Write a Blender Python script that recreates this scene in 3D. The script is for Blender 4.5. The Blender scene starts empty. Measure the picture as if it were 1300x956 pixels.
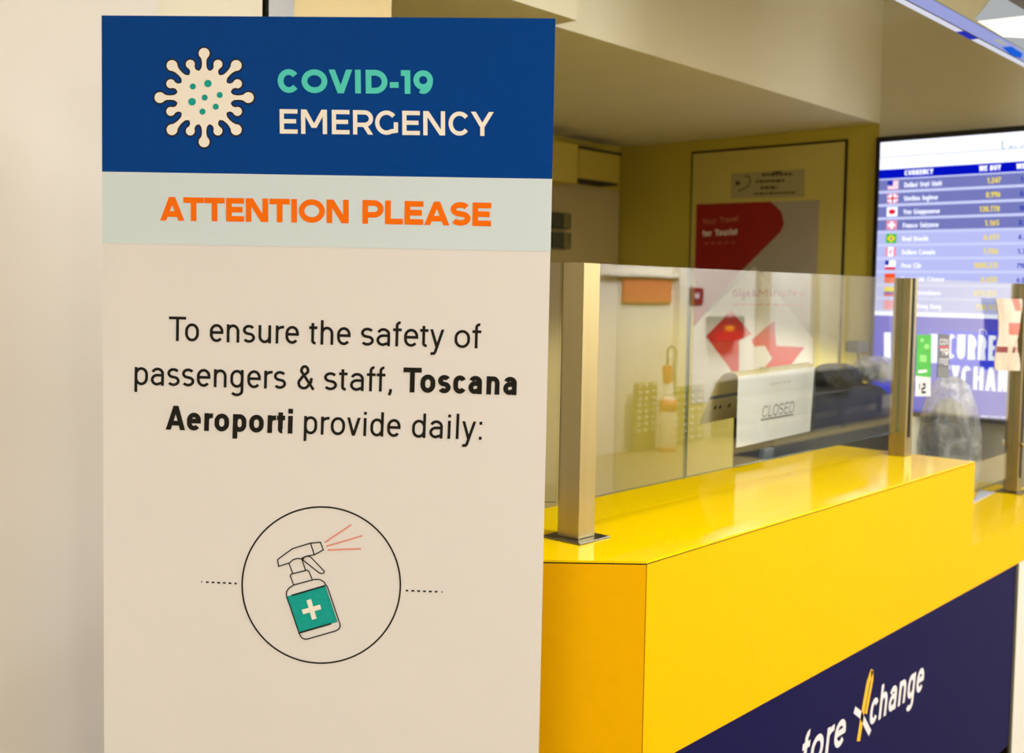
import bpy, math, random
from mathutils import Vector, Matrix
from mathutils.geometry import delaunay_2d_cdt, tessellate_polygon
random.seed(7)
COL = bpy.context.scene.collection
# ------------------------------------------------------------------ survey of the place
# camera measured from the photograph (1300 x 956 frame, optical centre at 650,433)
CX, CY = 650.0, 433.0
VA = Vector((1886 - CX, 388 - CY)); VB = Vector((-870 - CX, 338 - CY))
F = math.sqrt(-(VA.x * VB.x + VA.y * VB.y))
AX = Vector((VA.x, VA.y, F)).normalized()
AY = Vector((VB.x, VB.y, F)).normalized()
AZ = -AX.cross(AY)
if AZ.y > 0: AZ = -AZ
H = 1.604
C0 = Vector((0, 0, H))
def w3(v): return Vector((AX.dot(v), AY.dot(v), AZ.dot(v)))
def ray(x, y): return w3(Vector((x - CX, y - CY, F)))
def onx(x, y, v): r = ray(x, y); return C0 + r * (v / r.x)
def ony(x, y, v): r = ray(x, y); return C0 + r * (v / r.y)
def onz(x, y, v): r = ray(x, y); return C0 + r * ((v - H) / r.z)
class Plane:
    """a real flat surface of the place: origin, in-plane axes, outward normal"""
    def __init__(s, o, u, v):
        s.o = Vector(o); s.u = Vector(u).normalized(); s.v = Vector(v)
        s.v = (s.v - s.u * s.v.dot(s.u)).normalized(); s.n = s.u.cross(s.v).normalized()
    def at(s, x, y):
        r = ray(x, y); p = C0 + r * ((s.o - C0).dot(s.n) / r.dot(s.n)) - s.o
        return Vector((p.dot(s.u), p.dot(s.v)))
    def p3(s, a, lift=0.0): return s.o + s.u * a[0] + s.v * a[1] + s.n * lift

# ------------------------------------------------------------------ materials
MATS = {}
def srgb(r, g, b):
    f = lambda c: (c / 255 / 12.92) if c <= 10 else ((c / 255 + .055) / 1.055) ** 2.4
    return (f(r), f(g), f(b), 1)
def mat(name, rgb, rough=.6, metal=0, noise=.0, nscale=8, bump=0, spec=.5, emit=0, coat=0, stretch=None, trans=0):
    m = bpy.data.materials.new(name); m.use_nodes = True
    nt = m.node_tree; b = nt.nodes['Principled BSDF']
    c = srgb(*rgb)
    b.inputs['Base Color'].default_value = c
    b.inputs['Roughness'].default_value = rough; b.inputs['Metallic'].default_value = metal
    b.inputs['Specular IOR Level'].default_value = spec
    b.inputs['Coat Weight'].default_value = coat; b.inputs['Coat Roughness'].default_value = .05
    b.inputs['Transmission Weight'].default_value = trans
    if emit:
        b.inputs['Emission Color'].default_value = c; b.inputs['Emission Strength'].default_value = emit
        b.inputs['Base Color'].default_value = (.02, .02, .02, 1)
    if noise or bump:
        tc = nt.nodes.new('ShaderNodeTexCoord'); mp = nt.nodes.new('ShaderNodeMapping')
        nt.links.new(tc.outputs['Object'], mp.inputs[0])
        if stretch: mp.inputs['Scale'].default_value = stretch
        n = nt.nodes.new('ShaderNodeTexNoise'); n.inputs['Scale'].default_value = nscale; n.inputs['Detail'].default_value = 5
        nt.links.new(mp.outputs[0], n.inputs['Vector'])
        if noise:
            r = nt.nodes.new('ShaderNodeValToRGB')
            r.color_ramp.elements[0].position = .3; r.color_ramp.elements[1].position = .7
            r.color_ramp.elements[0].color = tuple(x * (1 - noise) for x in c[:3]) + (1,)
            r.color_ramp.elements[1].color = tuple(min(1, x * (1 + noise)) for x in c[:3]) + (1,)
            nt.links.new(n.outputs['Fac'], r.inputs[0]); nt.links.new(r.outputs[0], b.inputs['Base Color'])
        if bump:
            bp = nt.nodes.new('ShaderNodeBump'); bp.inputs['Strength'].default_value = bump; bp.inputs['Distance'].default_value = .002
            nt.links.new(n.outputs['Fac'], bp.inputs['Height']); nt.links.new(bp.outputs[0], b.inputs['Normal'])
    MATS[name] = m
    return m
def glow(name, rgb, k=1.0):
    m = bpy.data.materials.new(name); m.use_nodes = True; nt = m.node_tree
    nt.nodes.remove(nt.nodes['Principled BSDF'])
    e = nt.nodes.new('ShaderNodeEmission'); e.inputs[0].default_value = srgb(*rgb); e.inputs[1].default_value = k
    nt.links.new(e.outputs[0], nt.nodes['Material Output'].inputs[0]); MATS[name] = m; return m
def glassmat(name, tint, ior=1.6, rough=0.0, cloud=0.0, refl=1.5):
    m = bpy.data.materials.new(name); m.use_nodes = True; nt = m.node_tree
    nt.nodes.remove(nt.nodes['Principled BSDF'])
    t = nt.nodes.new('ShaderNodeBsdfTransparent'); t.inputs[0].default_value = tint
    g = nt.nodes.new('ShaderNodeBsdfGlossy'); g.inputs['Roughness'].default_value = rough; g.inputs[0].default_value = (1, 1, 1, 1)
    f = nt.nodes.new('ShaderNodeFresnel'); f.inputs[0].default_value = ior
    mx = nt.nodes.new('ShaderNodeMixShader')
    # the front face carries the reflection of both surfaces, the back face lets light through
    ge = nt.nodes.new('ShaderNodeNewGeometry'); inv = nt.nodes.new('ShaderNodeMath'); inv.operation = 'SUBTRACT'; inv.inputs[0].default_value = 1
    nt.links.new(ge.outputs['Backfacing'], inv.inputs[1])
    k2 = nt.nodes.new('ShaderNodeMath'); k2.operation = 'MULTIPLY'; k2.inputs[1].default_value = refl
    nt.links.new(f.outputs[0], k2.inputs[0])
    k3 = nt.nodes.new('ShaderNodeMath'); k3.operation = 'MULTIPLY'; k3.use_clamp = True
    nt.links.new(k2.outputs[0], k3.inputs[0]); nt.links.new(inv.outputs[0], k3.inputs[1])
    nt.links.new(k3.outputs[0], mx.inputs[0]); nt.links.new(t.outputs[0], mx.inputs[1]); nt.links.new(g.outputs[0], mx.inputs[2])
    out = mx
    if cloud:
        d = nt.nodes.new('ShaderNodeBsdfPrincipled'); d.inputs['Base Color'].default_value = (.8, .82, .85, 1); d.inputs['Roughness'].default_value = .25
        n = nt.nodes.new('ShaderNodeTexNoise'); n.inputs['Scale'].default_value = 14; n.inputs['Detail'].default_value = 6; n.inputs['Distortion'].default_value = 1.5
        tc = nt.nodes.new('ShaderNodeTexCoord'); nt.links.new(tc.outputs['Object'], n.inputs['Vector'])
        mr = nt.nodes.new('ShaderNodeMapRange'); mr.inputs[1].default_value = .35; mr.inputs[2].default_value = .75
        mr.inputs[3].default_value = cloud * .4; mr.inputs[4].default_value = min(1, cloud * 2)
        nt.links.new(n.outputs['Fac'], mr.inputs[0])
        m2 = nt.nodes.new('ShaderNodeMixShader'); nt.links.new(mr.outputs[0], m2.inputs[0])
        nt.links.new(mx.outputs[0], m2.inputs[1]); nt.links.new(d.outputs[0], m2.inputs[2]); out = m2
        bp = nt.nodes.new('ShaderNodeBump'); bp.inputs['Strength'].default_value = .8; bp.inputs['Distance'].default_value = .02
        nt.links.new(n.outputs['Fac'], bp.inputs['Height']); nt.links.new(bp.outputs[0], g.inputs['Normal']); nt.links.new(bp.outputs[0], d.inputs['Normal'])
    nt.links.new(out.outputs[0], nt.nodes['Material Output'].inputs[0]); MATS[name] = m; return m

mat('sign_cream', (226, 220, 216), .55, noise=.012, nscale=3, spec=.05)
mat('sign_blue', (0, 62, 138), .5, noise=.03, nscale=60, spec=.05)
mat('sign_pale_blue', (208, 220, 224), .55, spec=.05)
mat('sign_edge', (196, 178, 150), .6)
mat('ink_black', (34, 32, 28), .5, spec=.05); mat('ink_dark', (44, 36, 34), .5, spec=.05)
mat('ink_teal', (30, 160, 150), .5, noise=.06, nscale=150, spec=.05); mat('ink_mint', (84, 206, 192), .5, spec=.05)
mat('ink_orange', (245, 112, 8), .5, spec=.05); mat('ink_salmon', (238, 128, 96), .5, spec=.05); mat('ink_white', (242, 234, 222), .5, spec=.05)
mat('wall_white', (222, 216, 208), .7, noise=.02, nscale=3)
mat('wall_cream', (226, 218, 196), .7, noise=.02, nscale=3)
mat('pier_cream', (220, 200, 148), .7, noise=.02, nscale=3)
mat('wall_beige', (218, 212, 184), .65, noise=.02, nscale=2)
mat('wall_ochre', (200, 182, 66), .7, noise=.03, nscale=3)
mat('shutter_paint', (192, 170, 60), .6, noise=.03, nscale=3)
mat('door_cream', (204, 188, 98), .6, noise=.03, nscale=3)
mat('panel_cream', (190, 172, 112), .6, noise=.03, nscale=3)
mat('ceiling_white', (205, 192, 160), .8, noise=.02, nscale=3)
mat('soffit_paint', (226, 221, 194), .7, noise=.02, nscale=3)
mat('gap_dark', (50, 42, 10), .8)
mat('floor_tile', (150, 132, 84), .4, noise=.16, nscale=4, stretch=(1, 9, 1))
mat('steel', (170, 157, 116), .33, metal=1, noise=.05, nscale=30, stretch=(1, 1, .05))
mat('steel_dark', (120, 118, 112), .3, metal=1, noise=.04, nscale=30)
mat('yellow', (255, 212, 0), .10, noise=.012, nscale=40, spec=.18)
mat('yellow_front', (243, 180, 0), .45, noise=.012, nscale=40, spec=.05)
mat('navy', (20, 18, 66), .6, noise=.12, nscale=120, spec=.05)
mat('joint', (60, 50, 8), .8)
mat('logo_white', (225, 220, 222), .5); mat('logo_yellow', (235, 180, 20), .5)
mat('black_plastic', (16, 17, 16), .4, noise=.1, nscale=20); mat('dark_plastic', (42, 44, 40), .5, noise=.1, nscale=20)
mat('blue_grey', (70, 84, 96), .4); mat('device_grey', (70, 74, 54), .5); mat('device_light', (128, 122, 60), .5)
mat('paper', (248, 250, 255), .7); mat('paper_warm_lit', (236, 222, 160), .7); mat('print_grey', (120, 122, 122), .7); mat('print_pale', (205, 205, 205), .7)
mat('red_print', (150, 8, 16), .5, noise=.03, nscale=10); mat('red_print_light', (190, 36, 20), .5)
mat('poster_white', (206, 200, 184), .5); mat('poster_text', (205, 120, 90), .5); mat('poster_red_text', (165, 20, 14), .5)
mat('notice_paper', (170, 158, 110), .7); mat('notice_ink', (78, 66, 26), .7); mat('poster_grey', (168, 158, 140), .5)
mat('green_print', (40, 170, 30), .5, noise=.2, nscale=30); mat('green_light', (130, 210, 110), .5); mat('tag_grey', (96, 96, 104), .5); mat('tag_red', (210, 60, 70), .5); mat('alarm_red', (160, 8, 8), .3)
mat('bag_paper', (216, 200, 180), .6, noise=.12, nscale=25); mat('bag_red', (220, 110, 90), .6); mat('dark_red', (130, 30, 20), .6)
mat('hall_white', (234, 226, 208), .8, noise=.02, nscale=2); mat('hall_red', (222, 118, 66), .6); mat('ext_red', (205, 104, 60), .4)
mat('hall_trim', (196, 182, 145), .6); mat('hall_dark', (30, 26, 20), .6); mat('hall_door', (236, 220, 178), .6)
mat('rubber', (60, 50, 20), .6); mat('hall_mat', (38, 38, 34), .95, noise=.2, nscale=60); mat('box_face', (132, 120, 70), .5); mat('white_plastic', (235, 232, 225), .5); mat('bench_metal', (150, 140, 88), .4)
mat('bulb_glow', (250, 240, 200), .5, emit=6)
mat('column_white', (215, 212, 200), .6)
MATS['yellow'].node_tree.nodes['Principled BSDF'].inputs['IOR'].default_value = 1.22
glassmat('pane', (.97, .985, .97, 1), 1.62)
mat('pane_edge', (60, 90, 60), .15, spec=.8)
glassmat('plastic_film', (.9, .92, .94, 1), 1.5, .12, cloud=.32)
mat('cloth_dark', (52, 48, 30), .8, noise=.15, nscale=20)
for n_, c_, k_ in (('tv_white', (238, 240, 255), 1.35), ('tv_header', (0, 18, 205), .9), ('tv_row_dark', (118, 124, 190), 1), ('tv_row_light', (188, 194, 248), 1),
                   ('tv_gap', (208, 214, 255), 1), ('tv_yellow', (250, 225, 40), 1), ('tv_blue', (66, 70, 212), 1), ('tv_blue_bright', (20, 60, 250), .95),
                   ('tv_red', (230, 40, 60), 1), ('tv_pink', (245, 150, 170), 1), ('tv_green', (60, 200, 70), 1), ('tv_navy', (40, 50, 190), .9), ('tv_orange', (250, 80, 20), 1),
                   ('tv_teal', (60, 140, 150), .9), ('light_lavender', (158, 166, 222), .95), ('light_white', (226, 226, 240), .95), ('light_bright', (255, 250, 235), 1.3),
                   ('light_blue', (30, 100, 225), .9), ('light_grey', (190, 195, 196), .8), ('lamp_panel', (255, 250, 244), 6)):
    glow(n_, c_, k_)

# ------------------------------------------------------------------ mesh builder
class MB:
    def __init__(s): s.v = []; s.f = []; s.m = []; s.names = []
    def _mi(s, name):
        if name not in s.names: s.names.append(name)
        return s.names.index(name)
    def face(s, pts, m):
        i = len(s.v); s.v += [Vector(p) for p in pts]; s.f.append(tuple(range(i, i + len(pts)))); s.m.append(s._mi(m)); return s
    def box(s, a, b, m):
        x0, y0, z0 = [min(p, q) for p, q in zip(a, b)]; x1, y1, z1 = [max(p, q) for p, q in zip(a, b)]
        return s.prism([(x0, y0, z0), (x1, y0, z0), (x1, y1, z0), (x0, y1, z0)], Vector((0, 0, z1 - z0)), m)
    def prism(s, base, d, m, mside=None, mcap=None):
        i = len(s.v); n = len(base); base = [Vector(p) for p in base]; d = Vector(d)
        nrm = Vector((0, 0, 0))
        for k in range(n): nrm += base[k].cross(base[(k + 1) % n])
        if nrm.dot(d) < 0: base.reverse()
        s.v += base + [p + d for p in base]
        k0 = s._mi(m); k1 = s._mi(mside or m); k2 = s._mi(mcap or m)
        s.f.append(tuple(i + k for k in reversed(range(n)))); s.m.append(k0)
        s.f.append(tuple(i + n + k for k in range(n))); s.m.append(k2)
        for k in range(n):
            q = (k + 1) % n; s.f.append((i + k, i + q, i + n + q, i + n + k)); s.m.append(k1)
        return s
    def tube(s, pts, r, m, n=10, cap=True):
        pts = [Vector(p) for p in pts]; rs = r if isinstance(r, (list, tuple)) else [r] * len(pts)
        i0 = len(s.v); up = None
        for j, p in enumerate(pts):
            t = (pts[min(j + 1, len(pts) - 1)] - pts[max(j - 1, 0)]).normalized()
            if up is None: up = t.orthogonal().normalized()
            else: up = (up - t * up.dot(t)).normalized()
            sd = t.cross(up)
            for k in range(n):
                a = 2 * math.pi * k / n; s.v.append(p + (up * math.cos(a) + sd * math.sin(a)) * rs[j])
        mi = s._mi(m)
        for j in range(len(pts) - 1):
            for k in range(n):
                q = (k + 1) % n; s.f.append((i0 + j * n + k, i0 + j * n + q, i0 + (j + 1) * n + q, i0 + (j + 1) * n + k)); s.m.append(mi)
        if cap:
            s.f.append(tuple(i0 + k for k in reversed(range(n)))); s.m.append(mi)
            e = i0 + (len(pts) - 1) * n; s.f.append(tuple(e + k for k in range(n))); s.m.append(mi)
        return s
    def lathe(s, c, prof, m, n=24, axis=(0, 0, 1)):
        ax = Vector(axis).normalized(); c = Vector(c)
        return s.tube([c + ax * (h + j * 1e-6) for j, (r, h) in enumerate(prof)], [max(r, 1e-4) for r, h in prof], m, n)
    def build(s, name, parent=None, bevel=0, smooth=False, origin=None):
        if parent: o0 = parent.location.copy()
        elif origin is not None: o0 = Vector(origin)
        else:
            xs = [p.x for p in s.v]; ys = [p.y for p in s.v]; zs = [p.z for p in s.v]
            o0 = Vector(((min(xs) + max(xs)) / 2, (min(ys) + max(ys)) / 2, min(zs)))
        me = bpy.data.meshes.new(name); me.from_pydata([p - o0 for p in s.v], [], s.f)
        for nme in s.names: me.materials.append(MATS[nme])
        for p, k in zip(me.polygons, s.m): p.material_index = k; p.use_smooth = smooth
        me.update()
        o = bpy.data.objects.new(name, me); COL.objects.link(o)
        if parent:
            root = parent
            while root.type == 'MESH' and root.parent: root = root.parent
            o.parent = parent
            if parent.type == 'MESH':                       # sub-part: vertices are relative to the top thing
                pass
        else: o.location = o0
        if bevel:
            b = o.modifiers.new('bevel', 'BEVEL'); b.width = bevel; b.segments = 2; b.limit_method = 'ANGLE'; b.angle_limit = .6
        return o
    def sub(s, name, part, **k):
        """sub-part under a part whose own origin sits on its thing's origin"""
        o = s.build(name, None, origin=part.parent.location, **k); o.parent = part; o.location = (0, 0, 0); return o
def tag(o, label=None, cat=None, group=None, kind=None):
    if label: o['label'] = label
    if cat: o['category'] = cat
    if group: o['group'] = group
    if kind: o['kind'] = kind
    return o
def thing(name, loc, label, cat, group=None):
    o = bpy.data.objects.new(name, None); o.empty_display_size = .05; COL.objects.link(o); o.location = loc
    return tag(o, label, cat, group)
def struct(o): o['kind'] = 'structure'; return o

# ------------------------------------------------------------------ lettering: every glyph drawn as strokes
def arc(cx, cy, rx, ry, a0, a1, n=None):
    n = n or max(3, int(abs(a1 - a0) / 9))
    return [(cx + rx * math.cos(math.radians(a0 + (a1 - a0) * i / n)), cy + ry * math.sin(math.radians(a0 + (a1 - a0) * i / n))) for i in range(n + 1)]
WID_C = dict(A=.72, B=.62, C=.66, D=.64, E=.54, F=.52, G=.68, H=.66, I=.17, J=.5, K=.64, L=.52, M=.84, N=.66, O=.7, P=.62, Q=.7, R=.64, S=.6, T=.66, U=.64, V=.7, W=1.0, X=.68, Y=.68, Z=.6,
             a=.49, b=.5, c=.48, d=.5, e=.51, f=.34, g=.5, h=.48, i=.14, j=.24, k=.5, l=.13, m=.83, n=.48, o=.54, p=.5, q=.5, r=.31, s=.47, t=.32, u=.48, v=.52, w=.82, x=.52, y=.52, z=.46)
WID_W = dict(A=1.0, B=.84, C=.95, D=.92, E=.74, F=.72, G=.96, H=.9, I=.25, J=.6, K=.86, L=.7, M=1.08, N=.92, O=1.06, P=.82, Q=1.06, R=.84, S=.8, T=.84, U=.88, V=1.0, W=1.5, X=.92, Y=.96, Z=.8)
for k_, v_ in {'0': .54, '1': .34, '2': .52, '3': .52, '4': .56, '5': .5, '6': .52, '7': .5, '8': .54, '9': .54, '&': .66, ',': .14, '.': .14, ':': .14, '-': .36, '/': .4, ' ': .3, "'": .12}.items():
    WID_C[k_] = v_; WID_W[k_] = v_ * 1.4
WID_W.update({'1': .40, '-': .37, '9': .83, 'C': .92, 'O': 1.08})
for k_ in 'abcdefghijklmnopqrstuvwxyz': WID_W[k_] = WID_C[k_] * 1.25
TIGHT = 'fTtrvyVYAwWkx1'
def glyph(c, w, hx, hy, X, k):
    """centre lines in units of the cap height: polylines, or ('D', x0,y0,x1,y1) for a diagonal cut level at both ends"""
    l = hx; r = w - hx; m = w / 2; T = 1 - hy; B = hy; rx = max((r - l) / 2, .01)
    ry = min(k * rx, (T - B) / 2); xx = X - hy; rq = min(k * rx, (xx - B) / 2)
    Lp = lambda *p: list(p)
    def ring(b, t, q): return arc(m, t - q, rx, q, 90, 180) + arc(m, b + q, rx, q, 180, 360) + arc(m, t - q, rx, q, 0, 90)
    def S(t, b, rr):
        md = (t + b) / 2; h1 = (t - md) / 2; 
        return arc(m, md + h1, rr * .97, h1, 30, 200) + arc(m, md + h1, rr * .97, h1, 214, 240) + arc(m, md - h1, rr, h1, 60, 34) + arc(m, md - h1, rr, h1, 20, -150)
    def stem(x, a=0, b=1): return [(x, a), (x, b)]
    d = 3 * hx if False else 0
    g = {
     'A': lambda: [('D', l * 1.1, 0, m, 1), ('D', r * 1 + hx - l * 1.1, 0, m, 1), [(w * .2, .28), (w * .8, .28)]],
     'B': lambda: [stem(l), [(0, T)] + arc(r - .27 - .02, (T + .53) / 2, .27, (T - .53) / 2, 90, -90) + [(l, .53)], [(l, .53)] + arc(r - .27, (B + .53) / 2, .27, (.53 - B) / 2, 90, -90) + [(0, B)]],
     'C': lambda: [arc(m, T - ry, rx, ry, 38, 180) + arc(m, B + ry, rx, ry, 180, 322)],
     'D': lambda: [stem(l), [(0, T)] + arc(r - rx * 1.15, T - min(rx * 1.15 * k, .5 - hy), rx * 1.15, min(rx * 1.15 * k, .5 - hy), 90, 0) + arc(r - rx * 1.15, B + min(rx * 1.15 * k, .5 - hy), rx * 1.15, min(rx * 1.15 * k, .5 - hy), 0, -90) + [(0, B)]],
     'E': lambda: [stem(l), [(0, T), (w, T)], [(l, .51), (w * .92, .51)], [(0, B), (w, B)]],
     'F': lambda: [stem(l), [(0, T), (w, T)], [(l, .49), (w * .92, .49)]],
     'G': lambda: [arc(m, T - ry, rx, ry, 40, 180) + arc(m, B + ry, rx, ry, 180, 300) + [(r, .17), (r, .52)]] + ([[(r + hx, .5 - hy * .2), (m + .1 * w, .5 - hy * .2)]] if k > 1.15 else []),
     'H': lambda: [stem(l), stem(r), [(l, .51), (r, .51)]],
     'I': lambda: [stem(m)],
     'J': lambda: [[(r, 1)] + arc(m, B + ry, rx, ry, 0, -150)],
     'K': lambda: [stem(l), ('D', l + hx, .34, r - hx * .2, 1), ('D', r, 0, w * .36, .62)],
     'L': lambda: [stem(l), [(0, B), (w, B)]],
     'M': lambda: [stem(l), stem(r), ('D', m, .25, l + hx * .4, 1), ('D', m, .25, r - hx * .4, 1)],
     'N': lambda: [stem(l), stem(r), ('D', r - hx * .3, 0, l + hx * .3, 1)],
     'O': lambda: [ring(B, T, ry)],
     'P': lambda: [stem(l), [(0, T)] + arc(r - .27, (T + .38) / 2, .27, (T - .38) / 2, 90, -90) + [(l, .38)]],
     'Q': lambda: [ring(B, T, ry), ('D', w * .95, -.08, w * .6, .25)],
     'R': lambda: [stem(l), [(0, T)] + arc(r - .27, (T + .4) / 2, .27, (T - .4) / 2, 90, -90) + [(l, .4)], ('D', r - hx * .2, 0, w * .55, .42)],
     'S': lambda: [S(T, B, rx)],
     'T': lambda: [stem(m), [(0, T), (w, T)]],
     'U': lambda: [[(l, 1)] + arc(m, B + ry * .95, rx, ry * .95, 180, 360) + [(r, 1)]],
     'V': lambda: [('D', m, 0, l * 1.1, 1), ('D', m, 0, w - l * 1.1, 1)],
     'W': lambda: [('D', w * .27, 0, l, 1), ('D', w * .27, 0, m, 1), ('D', w * .73, 0, m, 1), ('D', w * .73, 0, r, 1)],
     'X': lambda: [('D', l * 1.2, 0, r - hx * .3, 1), ('D', r, 0, l * 1.3, 1)],
     'Y': lambda: [stem(m, 0, .42), ('D', m, .38, l * 1.1, 1), ('D', m, .38, w - l * 1.1, 1)],
     'Z': lambda: [[(0, T), (w, T)], ('D', l * 1.3, 0, r - hx * .3, 1), [(0, B), (w, B)]],
     'a': lambda: [arc(m, xx - rq * .8, rx * .95, rq * .8, 160, 90) + arc(m, xx - rq * .8, rx, rq * .8, 80, 0) + [(r, 0)], [(r, X * .58)] + arc(m * .98, X * .58 - (X * .58 - B) / 2, rx * .98, (X * .58 - B) / 2, 90, 270) + [(r, B + .1 * X)]],
     'b': lambda: [stem(l), ring(B, xx, rq)],
     'c': lambda: [arc(m, xx - rq, rx, rq, 28, 180) + arc(m, B + rq, rx, rq, 180, 332)],
     'd': lambda: [stem(r), ring(B, xx, rq)],
     'e': lambda: [[(l, X * .53), (r, X * .53)] + arc(m, xx - rq, rx, rq, 0, 180) + arc(m, B + rq, rx, rq, 180, 322)],
     'f': lambda: [[(w * .42, 0)] + arc(w * .42 + rx * .9, 1.03 - hy - rx * 1.1, rx * .9, rx * 1.1, 180, 80), [(0, X - hy), (w * .92, X - hy)]],
     'g': lambda: [ring(B, xx, rq), [(r, X)] + arc(m, -.12, rx, .17, 0, -150)],
     'h': lambda: [stem(l), [(l, X * .55)] + arc(m, xx - rq, rx, rq, 165, 0) + [(r, 0)]],
     'i': lambda: [stem(m, 0, X), [(m, .93 - hy), (m, .93 + hy * 1.1)]],
     'j': lambda: [[(w * .7, X), (w * .7, -.12), (w * .4, -.25), (0, -.25)], [(w * .7, .93 - hy), (w * .7, .93 + hy)]],
     'k': lambda: [stem(l), ('D', l + hx, .24, r - hx * .3, X), ('D', r, 0, w * .38, X * .6)],
     'l': lambda: [stem(m, 0, 1.04)],
     'm': lambda: [stem(l, 0, X)] + [[(a0, X * .55)] + arc((a0 + a1) / 2, xx - .2, (a1 - a0) / 2, .2, 165, 0) + [(a1, 0)] for a0, a1 in ((l, m), (m, r))],
     'n': lambda: [stem(l, 0, X), [(l, X * .55)] + arc(m, xx - rq, rx, rq, 165, 0) + [(r, 0)]],
     'o': lambda: [ring(B, xx, rq)],
     'p': lambda: [stem(l, -.28, X), ring(B, xx, rq)],
     'q': lambda: [stem(r, -.28, X), ring(B, xx, rq)],
     'r': lambda: [stem(l, 0, X), [(l, X * .6)] + arc(r + hx, xx - .17, r + hx - l, .17, 165, 88)],
     's': lambda: [S(xx, B, rx)],
     't': lambda: [[(w * .42, 1.18 * X)] + arc(w * .42 + rx * .9, B + rx * .9, rx * .9, rx * .9, 180, 282), [(0, X - hy), (w * .95, X - hy)]],
     'u': lambda: [stem(r, 0, X), [(l, X)] + arc(m, B + rq, rx, rq, 180, 345) + [(r, X * .4)]],
     'v': lambda: [('D', m, 0, l * 1.1, X), ('D', m, 0, w - l * 1.1, X)],
     'w': lambda: [('D', w * .27, 0, l, X), ('D', w * .27, 0, m, X), ('D', w * .73, 0, m, X), ('D', w * .73, 0, r, X)],
     'x': lambda: [('D', l * 1.2, 0, r - hx * .3, X), ('D', r, 0, l * 1.3, X)],
     'y': lambda: [('D', m, 0, l * 1.1, X), ('D', m - .12 * w, -.2, w - l * 1.1, X), [(w * .42, -.16), (w * .3, -.25), (w * .06, -.26)]],
     'z': lambda: [[(0, xx), (w, xx)], ('D', l * 1.3, 0, r - hx * .3, X), [(0, B), (w, B)]],
     '0': lambda: [ring(B, T, ry)],
     '1': lambda: [stem(r), [(0, T), (r, T)] if k < 1.15 else [(0, .78), (r, T - .02)]],
     '2': lambda: [arc(m, T - ry * .9, rx, ry * .9, 170, -30) + [(l, B * 1.6)], [(0, B), (w, B)]],
     '3': lambda: [arc(m, .76 - hy * .5, rx * .95, .24 - hy * .5, 150, -80), arc(m, .27 + hy * .3, rx, .27 - hy * .7, 85, -150)],
     '4': lambda: [stem(w * .72), [(0, .26), (w, .26)], ('D', l, .24, w * .66, 1)],
     '5': lambda: [[(w * .92, T), (l * 1.2, T), (l, .52)], arc(m, .31, rx, .31 - hy, 120, -150)],
     '6': lambda: [arc(m, B + .26, rx, .28, 0, 360), [(l, B + .28), (l * 1.3, .6), (w * .7, T)]],
     '7': lambda: [[(0, T), (w, T)], ('D', w * .3, 0, r - hx * .3, 1)],
     '8': lambda: [arc(m, .75 - hy * .5, rx * .9, .23 - hy * .5, 0, 360), arc(m, .27 + hy * .2, rx, .26 - hy * .5, 0, 360)],
     '9': lambda: [arc(m, T - min(rx, .3), rx, min(rx, .3), 0, 360), arc(m, T - min(rx, .3), rx, T - min(rx, .3) - B, 0, -115)],
     '&': lambda: [[(r + hx, 0), (w * .24, .74)] + arc(w * .44, .8 - hy * .4, w * .2, .2 - hy * .6, 190, -20) + [(w * .28, .5)] + arc(w * .4, .26, w * .4 - hx, .26 - hy, 130, 310) + [(w * .83, .3), (w * .86, .48)]],
     ',': lambda: [[(m, 2 * hy), (m, 0), (m - .05, -.14)]],
     '.': lambda: [[(m, 0), (m, 2.2 * hy)]],
     "'": lambda: [[(m, .75), (m, 1)]],
     ':': lambda: [[(m, 0), (m, 2.2 * hy)], [(m, X - 2.2 * hy), (m, X)]],
     '-': lambda: [[(0, .37), (w, .37)]],
     '/': lambda: [('D', l, 0, r, 1)],
    }
    return g[c]() if c in g else []
def strip(poly, hw):
    """quads along a centre line, mitred"""
    q = []; n = len(poly); L = []; R = []
    P = [Vector(p) for p in poly]
    P2 = [P[0]]
    for p in P[1:]:
        if (p - P2[-1]).length > 1e-7: P2.append(p)
    P = P2; n = len(P)
    if n < 2: return []
    closed = (P[0] - P[-1]).length < 1e-5 and n > 3
    for i in range(n):
        a = P[i - 1] if i else (P[-2] if closed else None); b = P[i + 1] if i < n - 1 else (P[1] if closed else None)
        d0 = (P[i] - a).normalized() if a is not None else None; d1 = (b - P[i]).normalized() if b is not None else None
        if d0 is None: d0 = d1
        if d1 is None: d1 = d0
        t = (d0 + d1)
        t = t.normalized() if t.length > 1e-6 else d0
        nn = Vector((-t.y, t.x)); cs = max(.35, nn.dot(Vector((-d0.y, d0.x))))
        L.append(P[i] + nn * hw / cs); R.append(P[i] - nn * hw / cs)
    for i in range(n - 1): q.append((R[i], R[i + 1], L[i + 1], L[i]))
    return q
ROUND = dict(C=(.5, .25), O=(.5, .5), G=(.5, .8), Q=(.5, .5), D=(1, .5), B=(1, .55), P=(1, .2), R=(1, .35), S=(.45, .45), A=(.05, .05), V=(.05, .05), Y=(.05, .05), W=(.05, .05), T=(.15, .15), E=(1, .45),
             F=(1, .2), L=(1, .15), K=(1, .1), X=(.1, .1), Z=(.4, .4), J=(.2, 1), a=(.6, .9), b=(1, .6), c=(.6, .3), d=(.6, 1), e=(.6, .45), f=(.25, .1), g=(.6, 1), o=(.6, .6), p=(1, .6), q=(.6, 1), r=(1, .15),
             s=(.45, .45), t=(.25, .3), v=(.15, .15), w=(.15, .15), x=(.15, .15), y=(.15, .15), z=(.4, .4), k=(1, .15))
for k_ in '0689': ROUND[k_] = (.5, .5)
for k_ in '23457': ROUND[k_] = (.45, .45)
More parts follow.
